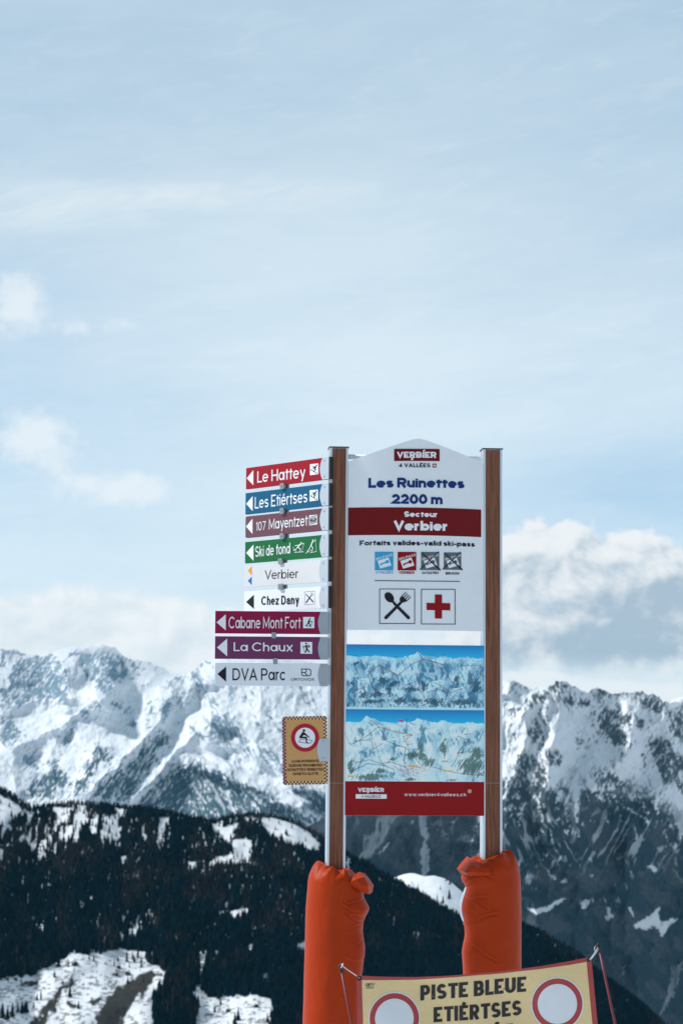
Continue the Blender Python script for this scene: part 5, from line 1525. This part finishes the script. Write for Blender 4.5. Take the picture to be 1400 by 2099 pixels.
arrow_sign('direction_sign', 'light grey direction sign reading DVA Parc, lowest on the left post', (440.7, 1359), (440.7, 1406.1), (672.8, 1360.6), (672.1, 1407), 0, M_greyw, (657, 651.8),
           (445.6, 1382.1), (463.6, 1366.5), (463.6, 1398.2), [('DVA Parc', (476.7, 1395), (586, 1395.2), 24.6, dict(w=0.13))], None, slot=False, plate=M_plate2, ink=M_black, extra=ex_dva)


# ------------------------------------------------------------------ the sledge ban
def zs(x, y): return (560 + x / 8.75, 1440 + y / 8.75)


def sledge_sign():
    O = at(625, 1608.5, 14.955)
    tl = R(1.35)
    v = np.array([-math.sin(tl), 0, math.cos(tl)]); u = np.array([math.cos(tl), 0.03, math.sin(tl)])
    b = Board(O, u, v)
    root = empty('prohibition_sign', b.M(), 'amber sledge prohibition sign with checkered border on the left post', 'prohibition sign')
    c = [b.uv(*zs(*q)) for q in ((157, 255), (962, 248), (976, 1472), (178, 1487))]
    u0, u1 = (c[0][0] + c[3][0]) / 2, (c[1][0] + c[2][0]) / 2 + 0.001; v1, v0 = (c[0][1] + c[1][1]) / 2, (c[2][1] + c[3][1]) / 2
    r = 0.016; pts = []
    for cx, cy, a0 in ((u1 - r, v1 - r, 0), (u0 + r, v1 - r, 90), (u0 + r, v0 + r, 180), (u1 - r, v0 + r, 270)):
        pts += [(cx + r * math.cos(R(a0 + i * 15)), cy + r * math.sin(R(a0 + i * 15))) for i in range(7)]
    sh = Shape(b); sh.prism(pts, -0.003, 0.0)
    sh.build('panel', M_amber, root)
    nx, ny = 26, 40
    cw, chh = (u1 - u0) / nx, (v1 - v0) / ny
    dk = Shape(b)
    for i in range(nx):
        for j in range(ny):
            if not (i < 2 or j < 2 or i >= nx - 2 or j >= ny - 2): continue
            if (i in (0, nx - 1)) and (j in (0, ny - 1)): continue
            x, y = u0 + i * cw, v0 + j * chh
            q = [(x, y), (x + cw, y), (x + cw, y + chh), (x, y + chh)]
            dk.use(0 if (i + j) % 2 else (1 if i < 2 else 2)); dk.flat(q, 0.0009)
    dk.build('checkered_border', [M_black, mat('pink_print', (0.62, 0.25, 0.24)), M_amberlight], root)
    ctr = b.uv(*zs(572, 637)); m = dk.mpp(zs(572, 637)) / 8.75
    sh = Shape(b, 0.0008); sh.disc(ctr, 184 * m, 56); sh.build('white_disc', M_whiteink, root)
    sh = Shape(b, 0.0014); sh.ring(ctr, 181 * m, 253 * m); sh.build('red_ring', M_pinkred, root)
    sh = Shape(b, 0.0016)
    sh.disc(b.uv(*zs(552, 508)), 23 * m, 20)
    sh.pflat([zs(*q) for q in ((530, 525), (560, 540), (655, 630), (642, 640), (572, 592), (545, 592), (520, 618), (600, 618), (608, 634), (607, 708), (628, 722), (626, 730), (590, 728), (580, 652), (466, 645), (470, 618))])
    sh.pstroke([zs(*q) for q in ((478, 662), (580, 672), (702, 682))], 0.9); sh.pstroke([zs(*q) for q in ((488, 664), (466, 714))], 0.8)
    sh.pstroke([zs(*q) for q in ((442, 712), (540, 727), (650, 742), (682, 722), (702, 682))], 0.9)
    sh.build('pictogram', M_black, root)
    for t, a, c_, y in (('LUGE INTERDITE', 337, 820, 1083), ('SLEDGE PROHIBITED', 282, 880, 1160), ('SCHLITTEN VERBOTEN', 252, 912, 1235), ('DIVIETO SLITTE', 357, 812, 1310)):
        lettering(b, root, M_black, (t, zs(a, y), zs(c_, y - (c_ - a) * 0.012), 5.1, dict(w=0.20)), z=0.0016)
    sh = Shape(b)
    P = [zs(*q) for q in ((1000, 655), (835, 655), (812, 700), (795, 760), (785, 830), (790, 900), (800, 960), (815, 1010), (832, 1060), (1000, 1060))]
    sh.prism(sh.px(P), 0.0025, 0.005); pl = sh.build('bracket', M_plate, root)
    for q in ((902, 700), (900, 1005)):
        sh = Shape(b); c0 = b.uv(*zs(*q)); sh.prism([(c0[0] + 14 * m * math.cos(a), c0[1] + 14 * m * math.sin(a)) for a in np.linspace(0, 2 * math.pi, 13)[:-1]], 0.005, 0.009); sh.build('bolt', M_plate2, pl)


sledge_sign()


# ------------------------------------------------------------------ orange pads round the foot of each post
def vinyl():
    m = bpy.data.materials.new('orange_vinyl'); m.use_nodes = True
    t = m.node_tree; b = t.nodes['Principled BSDF']
    tcn = t.nodes.new('ShaderNodeTexCoord')
    n = noise(t, tcn.outputs['Object'], 5, 5, 0.6)
    t.links.new(cmix(t, n, (0.35, 0.028, 0.001), (0.43, 0.039, 0.0016)), b.inputs['Base Color'])
    b.inputs['Roughness'].default_value = 0.5; b.inputs['Specular IOR Level'].default_value = 0.16
    mp = t.nodes.new('ShaderNodeMapping'); mp.inputs['Scale'].default_value = (6, 6, 2.5); t.links.new(tcn.outputs['Object'], mp.inputs[0])
    n2_ = noise(t, mp.outputs[0], 1.6, 4, 0.55, 0.6); n3_ = noise(t, tcn.outputs['Object'], 420, 2, 0.5)
    bn = t.nodes.new('ShaderNodeBump'); bn.inputs['Strength'].default_value = 0.35; bn.inputs['Distance'].default_value = 0.02
    t.links.new((n2_ + n3_ * 0.02).k, bn.inputs['Height']); t.links.new(bn.outputs[0], b.inputs['Normal'])
    return m


M_vinyl = vinyl()
M_liner = mat('white_liner', (0.40, 0.43, 0.50), rough=0.6)


def pad(label, Lp, Rp, Yp, creases, crown, post_r, seed, gather):
    """Lp, Rp: left and right outline (py, px); crown: (height at left, at right) in px above the rim"""
    y0, y1 = Lp[0][0], 2462.0
    base = at((Lp[-1][1] + Rp[-1][1]) / 2, y1, Yp)
    rows = np.concatenate([np.arange(y0, 2110, 2.0), np.linspace(2115, y1, 30)])
    nth = 160
    th = np.linspace(0, 2 * np.pi, nth, endpoint=False)
    P = []
    lp = np.interp(rows, [p[0] for p in Lp], [p[1] for p in Lp]); rp = np.interp(rows, [p[0] for p in Rp], [p[1] for p in Rp])
    for k in range(2):
        lp[1:-1] = (lp[:-2] + 2 * lp[1:-1] + lp[2:]) / 4; rp[1:-1] = (rp[:-2] + 2 * rp[1:-1] + rp[2:]) / 4
    A, B = at(lp, rows, Yp), at(rp, rows, Yp)
    C = (A + B) / 2; rx = (B[:, 0] - A[:, 0]) / 2
    ry = 0.205
    cx, cz = C[:, 0][:, None], C[:, 2][:, None]
    px_ = (lp + rp)[:, None] / 2 + (rp - lp)[:, None] / 2 * np.cos(th)[None]
    py_ = np.repeat(rows[:, None], nth, 1)
    disp = np.zeros(px_.shape)
    for pts, w, d in creases:
        dd = seg_dist(px_, py_, pts)
        off = seg_dist(px_, py_ + 3.2, pts)
        disp += 0.75 * (-d * np.exp(-(dd / w) ** 2) + d * 0.8 * np.exp(-(off / w) ** 2))
    disp += (fbm(px_ / 26, py_ / 40, seed, 3) - 0.5) * 0.006
    rad = 1 + disp / 0.2
    Xg = cx + rx[:, None] * np.cos(th)[None] * (1 + (rad - 1) * 0.3)
    Yg = Yp - ry * np.sin(th)[None] * rad
    Zg = np.repeat(cz, nth, 1)
    body = np.stack([Xg, Yg, Zg], -1)
    top = []
    mp = 15.0 / F
    pcx = crown[2]
    pc = at(pcx, y0, Yp)
    for t in np.linspace(0.08, 1, 16):
        sc = 1 - t ** 1.25 * (1 - post_r / 0.2)
        hgt = np.interp(np.cos(th), [-1, 1], [crown[0], crown[1]]) * mp
        prof = math.sin(min(1, t * 1.15) * math.pi / 2) ** 0.75
        tri = lambda q: 2 / np.pi * np.arcsin(np.sin(q))
        wr = 0.022 * tri(gather * th + seed + 2.2 * np.sin(2 * th + seed) + 2.2 * t) * math.sin(math.pi * t) ** 0.8 + 0.010 * tri((gather * 2 + 1) * th + 1.3 * seed - 2 * t) * t * (1 - t) * 3
        ctr = C[0] * (1 - t) + np.array([pc[0], Yp, C[0][2]]) * t
        q = np.stack([ctr[0] + (body[0, :, 0] - C[0][0]) * sc, Yp + (body[0, :, 1] - Yp) * sc, C[0][2] + prof * hgt + wr + 0 * th], -1)
        top.append(q)
    g = np.concatenate([np.array(top)[::-1], body], 0)
    g = np.concatenate([g, g[:, :1]], 1)
    root = empty('post_pad', Matrix.Translation(Vector(base)), label, 'post pad', 'orange pads on the two posts')
    me = grid_mesh('cover', (g - base)[::-1], None, True)
    bm = bmesh.new(); bm.from_mesh(me); bmesh.ops.remove_doubles(bm, verts=bm.verts, dist=1e-5); bmesh.ops.recalc_face_normals(bm, faces=bm.faces); bm.to_mesh(me); bm.free()
    me.polygons.foreach_set('use_smooth', [True] * len(me.polygons))
    link('cover', me, M_vinyl, root)
    return root, base


def patch(name, rows, Yp, base, m, parent, thick=0.004, levels=1):
    """a piece of cloth through a coarse net of (px, py, depth offset)"""
    P = np.array([[at(x, y, Yp + d) for x, y, d in r] for r in rows]) - base
    me = grid_mesh(name, P, None, False)
    o = link(name, me, m, parent)
    if levels > 1: sb = o.modifiers.new('round', 'SUBSURF'); sb.levels = sb.render_levels = levels
    so = o.modifiers.new('cloth', 'SOLIDIFY'); so.thickness = thick
    return o


def zl(x, y): return (600 + x / 5.26, 1700 + y / 5.26)
def zr(x, y): return (920 + x / 6.56, 1700 + y / 6.56)


Y1 = 15.07
r1, bs1 = pad('orange vinyl pad round the foot of the left post, folded over at its top right',
              [(1806, 631.4), (1862, 626.6), (1938, 624.7), (2023, 622.4), (2099, 620.5), (2470, 616)],
              [(1806, 742.5), (1830, 745.5), (1841, 746.5), (1852, 752.5), (1862, 757.6), (1870, 755), (1880, 749), (1890, 745.5), (1909, 743.6), (1925, 746), (1941, 748.6), (1955, 748), (1966, 746.4), (2000, 741.6), (2099, 738), (2470, 736)], Y1,
              [([zl(570, 870), zl(640, 940), zl(700, 985), zl(770, 990)], 1.8, 0.014), ([zl(600, 790), zl(690, 770), zl(760, 745)], 1.8, 0.014), ([zl(620, 910), zl(700, 915), zl(760, 930)], 1.6, 0.008),
               ([zl(690, 1240), zl(730, 1200), zl(765, 1150)], 2.2, 0.012), ([zl(540, 800), zl(620, 860), zl(690, 880)], 2.0, 0.008), ([zl(700, 600), zl(755, 640), zl(765, 720)], 2.2, 0.016), ([zl(600, 1060), zl(700, 1030), zl(750, 1010)], 2.0, 0.008),
               ([zl(590, 1380), zl(690, 1420), zl(770, 1400)], 3, 0.008), ([zl(150, 800), zl(140, 1400), zl(120, 2000)], 6, 0.004)],
              (34, 18, 688), 0.085, 3.1, 5)
patch('flap', [[(708, 1806, -.10), (720, 1799, -.13), (736, 1789, -.10), (748, 1792, -.01)], [(714, 1812, -.165), (730, 1804, -.205), (746, 1799, -.16), (757, 1804, -.02)],
               [(724, 1818, -.175), (741, 1817, -.19), (754, 1815, -.16), (765, 1816, -.03)], [(736, 1823, -.14), (746, 1831, -.12), (755, 1834, -.11), (762, 1830, -.02)]], Y1, bs1, M_vinyl, r1)
Y2 = 15.15
r2, bs2 = pad('orange vinyl pad round the foot of the right post, creased along its left side',
              [(1784, 953), (1792, 948), (1801, 944.5), (1810, 949), (1819, 953.5), (1829, 952), (1846, 945), (1860, 943.2), (1870, 943.6), (1883, 947), (1906, 952.2), (1921, 952.6), (1936, 949), (1951, 946.6), (1970, 947.6), (1990, 949), (2099, 950), (2470, 950)],
              [(1784, 1064.5), (1799, 1067), (1868, 1068.6), (1990, 1068.6), (2470, 1070)], Y2,
              [([zr(205, 585), zr(320, 570), zr(430, 580), zr(560, 640)], 1.8, 0.012), ([zr(225, 880), zr(330, 920), zr(480, 1030)], 2.0, 0.012), ([zr(200, 1315), zr(330, 1220), zr(460, 1145), zr(600, 1110)], 2.2, 0.012),
               ([zr(220, 1490), zr(330, 1560), zr(450, 1650), zr(610, 1740)], 2.2, 0.009), ([zr(205, 740), zr(240, 680), zr(270, 630)], 1.6, 0.012), ([zr(230, 770), zr(290, 720), zr(340, 650)], 1.6, 0.010), ([zr(165, 960), zr(250, 1040), zr(320, 1030)], 1.8, 0.012),
               ([zr(170, 1020), zr(240, 1090), zr(300, 1110)], 1.6, 0.008), ([zr(240, 900), zr(380, 905), zr(500, 890)], 2.2, 0.006), ([zr(950, 500), zr(960, 1200), zr(960, 1900)], 5, 0.003)],
              (22, 38, 1012), 0.085, 5.3, 5)
patch('flap', [[(958, 1757, .02), (971, 1765, -.11), (986, 1771, -.16), (1004, 1775, -.18)], [(948, 1768, -.01), (963, 1775, -.185), (983, 1780, -.21), (1006, 1783, -.215)],
               [(937, 1782, -.02), (953, 1788, -.185), (976, 1789, -.222), (1006, 1789, -.22)], [(946, 1792, -.04), (960, 1796, -.16), (980, 1796, -.20), (1006, 1795, -.20)]], Y2, bs2, M_vinyl, r2)
patch('liner', [[(x - w_, y, -.01), (x + 3.5, y, -.055)] for x, y, w_ in ((954, 1818, -.5), (952, 1829, 1.0), (945.5, 1846, 2.6), (943.4, 1860, 2.4), (943.8, 1870, 2.0), (947, 1883, 1.0), (950, 1892, -.5))], Y2, bs2, M_liner, r2, 0.004, 3)


# ------------------------------------------------------------------ the closed-piste banner on its two poles
def banner():
    Yb = 13.2
    O = at(975, 2180, Yb)
    top_x = [(731.4, 2001.6), (770, 2003.4), (808.6, 2004.3), (851.4, 2004.8), (900, 2003), (937, 2000.7), (1023, 1993.6), (1108.6, 1982.3), (1170, 1971.6), (1211.4, 1963)]

    def wf(u, v):
        return 0.018 * math.sin(u * 5.2 + 0.6) + 0.010 * math.sin(u * 11 + v * 6) + 0.006 * math.sin(v * 13 + u * 3)
    b = Board(O, (1, 0.0, 0), warp=wf)
    root = empty('piste_banner', b.M(), 'yellow closed-piste banner with red border reading PISTE BLEUE ETIÉRTSES', 'banner')

    def cell(s, t):                       # photo pixel at s across, t px below the upper hem
        x = (731.4 + 0.03 * t) * (1 - s) + (1211.4 + 0.095 * t) * s
        xt = 731.4 + (1211.4 - 731.4) * s
        y = float(curve(top_x, xt)) + t + 3.0 * math.sin(math.pi * s) * (t / 190) * 0
        return x, y
    H = 186.0

    def strip(name, m, s0, s1, t0, t1, ns, nt, z, tf0=None, tf1=None, th=None):
        vs, fs = [], []
        for i in range(nt + 1):
            for j in range(ns + 1):
                s = s0 + (s1 - s0) * j / ns
                a = tf0(s) if tf0 else t0; c = tf1(s) if tf1 else t1
                u, v = b.uv(*cell(s, a + (c - a) * i / nt))
                vs.append((u, v, z + wf(u, v)))
        for i in range(nt):
            for j in range(ns):
                k = i * (ns + 1) + j
                fs.append([k, k + ns + 1, k + ns + 2, k + 1])
        me = bpy.data.meshes.new(name); me.from_pydata(vs, [], fs); me.polygons.foreach_set('use_smooth', [True] * len(fs)); me.update()
        o = link(name, me, m, root)
        if th: sm = o.modifiers.new('cloth', 'SOLIDIFY'); sm.thickness = th; sm.offset = -1
        return o

    M_cloth = mat('yellow_banner_cloth', (0.78, 0.59, 0.31), rough=0.65, spec=0.15, vary=0.10, nscale=5, bump=0.10, bscale=14)
    M_hem = mat('red_hem', (0.40, 0.055, 0.050), rough=0.6, vary=0.18, nscale=25, bump=0.02, bscale=60)
    M_ringr = mat('worn_red_print', (0.40, 0.045, 0.045), rough=0.6, vary=0.22, nscale=30)
    M_bw = mat('white_banner_print', (0.70, 0.73, 0.76), rough=0.6, vary=0.06, nscale=10)
    m = bpy.data.materials.new('worn_black_print'); m.use_nodes = True
    t = m.node_tree; bs = t.nodes['Principled BSDF']; tcn = t.nodes.new('ShaderNodeTexCoord')
    mp = t.nodes.new('ShaderNodeMapping'); mp.inputs['Scale'].default_value = (1, 0.35, 1); mp.inputs['Rotation'].default_value = (0, 0, 0.5); t.links.new(tcn.outputs['Object'], mp.inputs[0])
    n1_ = noise(t, mp.outputs[0], 26, 6, 0.7, 1.5)
    t.links.new(cmix(t, n1_.ss(0.60, 0.70), (0.014, 0.011, 0.014), (0.20, 0.14, 0.09)), bs.inputs['Base Color']); bs.inputs['Roughness'].default_value = 0.6
    strip('cloth', M_cloth, 0, 1, 0, H, 70, 30, 0.0, th=0.0018)
    hem = lambda s: 3.0 + 5.5 * abs(2 * s - 1) ** 1.6
    strip('hem', M_hem, 0, 1, 0, 0, 70, 1, 0.0012, lambda s: -0.6, hem)
    strip('hem', M_hem, 0, 1, 0, 0, 70, 1, 0.0012, lambda s: H - hem(s), lambda s: H + 0.6)
    strip('hem', M_hem, -0.001, 0.0205, 0, 0, 3, 24, 0.0014, hem, lambda s: H - hem(s))
    strip('hem', M_hem, 0.9795, 1.001, 0, 0, 3, 24, 0.0014, hem, lambda s: H - hem(s))
    for cx, cy, r in ((808.4, 2089.5, 55), (1142.6, 2059.4, 55)):
        c = b.uv(cx, cy)

        def fan(name, m_, r0, r1, z):
            sh = Shape(b, z); k = sh.mpp((cx, cy))
            rs = [r0 + (r1 - r0) * i / 4 for i in range(5)]
            for i in range(4): sh.z = z; sh.ring(c, max(rs[i], 0.5) * k, rs[i + 1] * k, 64); sh.z = z
            sh.build(name, m_, root, True)
        fan('white_disc', M_bw, 0.0, 41.5, 0.0016); fan('red_ring', M_ringr, 41, 52.2, 0.0022); fan('white_rim', M_bw, 52, 54.8, 0.0018)
    for line in (1, 2, 3):
      sh = Shape(b, 0.002)
      if line == 1: sh.text('PISTE BLEUE', (861.5, 2052.6), (1078.8, 2033.8), 31.5, w=0.205, nar=0.62, space=0.9)
      if line == 2: sh.text('ETIÉRTSES', (888.6, 2097.2), (1069, 2082), 31, w=0.205, nar=0.62, space=0.9)
      if line == 3: sh.text('FERMÉE', (905, 2143), (1052, 2131), 31, w=0.205, nar=0.62, space=0.9)
      sh.build('lettering', m, root)
    sh = Shape(b, 0.002)
    sh.text('apv', (748.3, 2022.5), (766.8, 2021.5), 7.2, w=0.13, shear=0.3)
    sh.pstroke([(750, 2024.8), (766, 2024.2)], 0.9); sh.pstroke([(750.5, 2027.2), (766, 2026.6)], 0.9)
    sh.build('small_logo', m, root)
    # eyelets, cords
    for px, py in ((736.2, 2006.4), (1207.4, 1967.8)):
        c = b.uv(px, py); w = wf(*c)
        pts = [(c[0] + 0.0105 * math.cos(a), c[1] + 0.0105 * math.sin(a), 0.004 + w) for a in np.linspace(0, 2 * math.pi, 17)]
        tube('eyelet', pts, 0.0045, M_slot, root, 8, False)

    def loc(px, py, dn=0.0): u, v = b.uv(px, py, dn); return (u, v, dn)
    M_cord = mat('white_cord', (0.62, 0.66, 0.70), rough=0.8)
    e1, e2 = wf(*b.uv(736.2, 2006.4)) + 0.006, wf(*b.uv(1207.4, 1967.8)) + 0.006
    tube('cord', [loc(700, 1978, -.02), loc(703.5, 1983, 0.0), loc(716, 1992, 0.0), loc(730, 2001.2, 0.0), loc(736.6, 2006.6, e1)], 0.0030, M_cord, root, 8)
    tube('cord', [loc(699, 1986, -.01), loc(702, 1979, 0.005), loc(703.8, 1976.5, 0.0)], 0.0030, M_cord, root, 8)
    tube('cord', [loc(1224.5, 1943, -.02), loc(1218, 1953, 0.0), loc(1211.5, 1962.5, 0.0), loc(1207.6, 1967.4, e2)], 0.0026, M_cord, root, 8)
    tube('cord', [loc(1226.5, 1945, -.02), loc(1220.5, 1953.5, 0.0), loc(1213, 1963.5, 0.0), loc(1208.4, 1968.2, e2)], 0.0026, M_cord, root, 8)
    tube('cord', [loc(1218.8, 1951, .004), loc(1217, 1944, 0.006), loc(1219.5, 1939.5, 0.004)], 0.0022, M_cord, root, 8)
    # poles
    M_pole = mat('red_pole', (0.17, 0.018, 0.024), rough=0.45, vary=0.12, nscale=30)
    for (x0, y0), (x1, y1), lb in (((697.5, 1979), (720.5, 2099), 'slim red pole with black cap leaning before the left orange pad'), ((1226, 1936), (1260.5, 2099), 'slim red pole with black cap right of the yellow banner')):
        Yp = Yb + 0.03
        yb = 2425.0
        xb = x0 + (x1 - x0) * (yb - y0) / (y1 - y0)
        A, B = at(x0, y0, Yp), at(xb, yb, Yp)
        r = empty('banner_pole', Matrix.Translation(Vector(B)), lb, 'pole', 'poles holding the banner')
        d = A - B
        tube('shaft', [tuple(d * t) for t in (-0.06, 0.3, 0.6, 0.985)], [0.0088, 0.0086, 0.0080, 0.0075], M_pole, r, 14)
        tube('cap', [tuple(d * t) for t in (0.966, 0.968, 0.985, 0.999, 1.003)], [0.0105, 0.0128, 0.0130, 0.0122, 0.006], M_slot, r, 14)


banner()
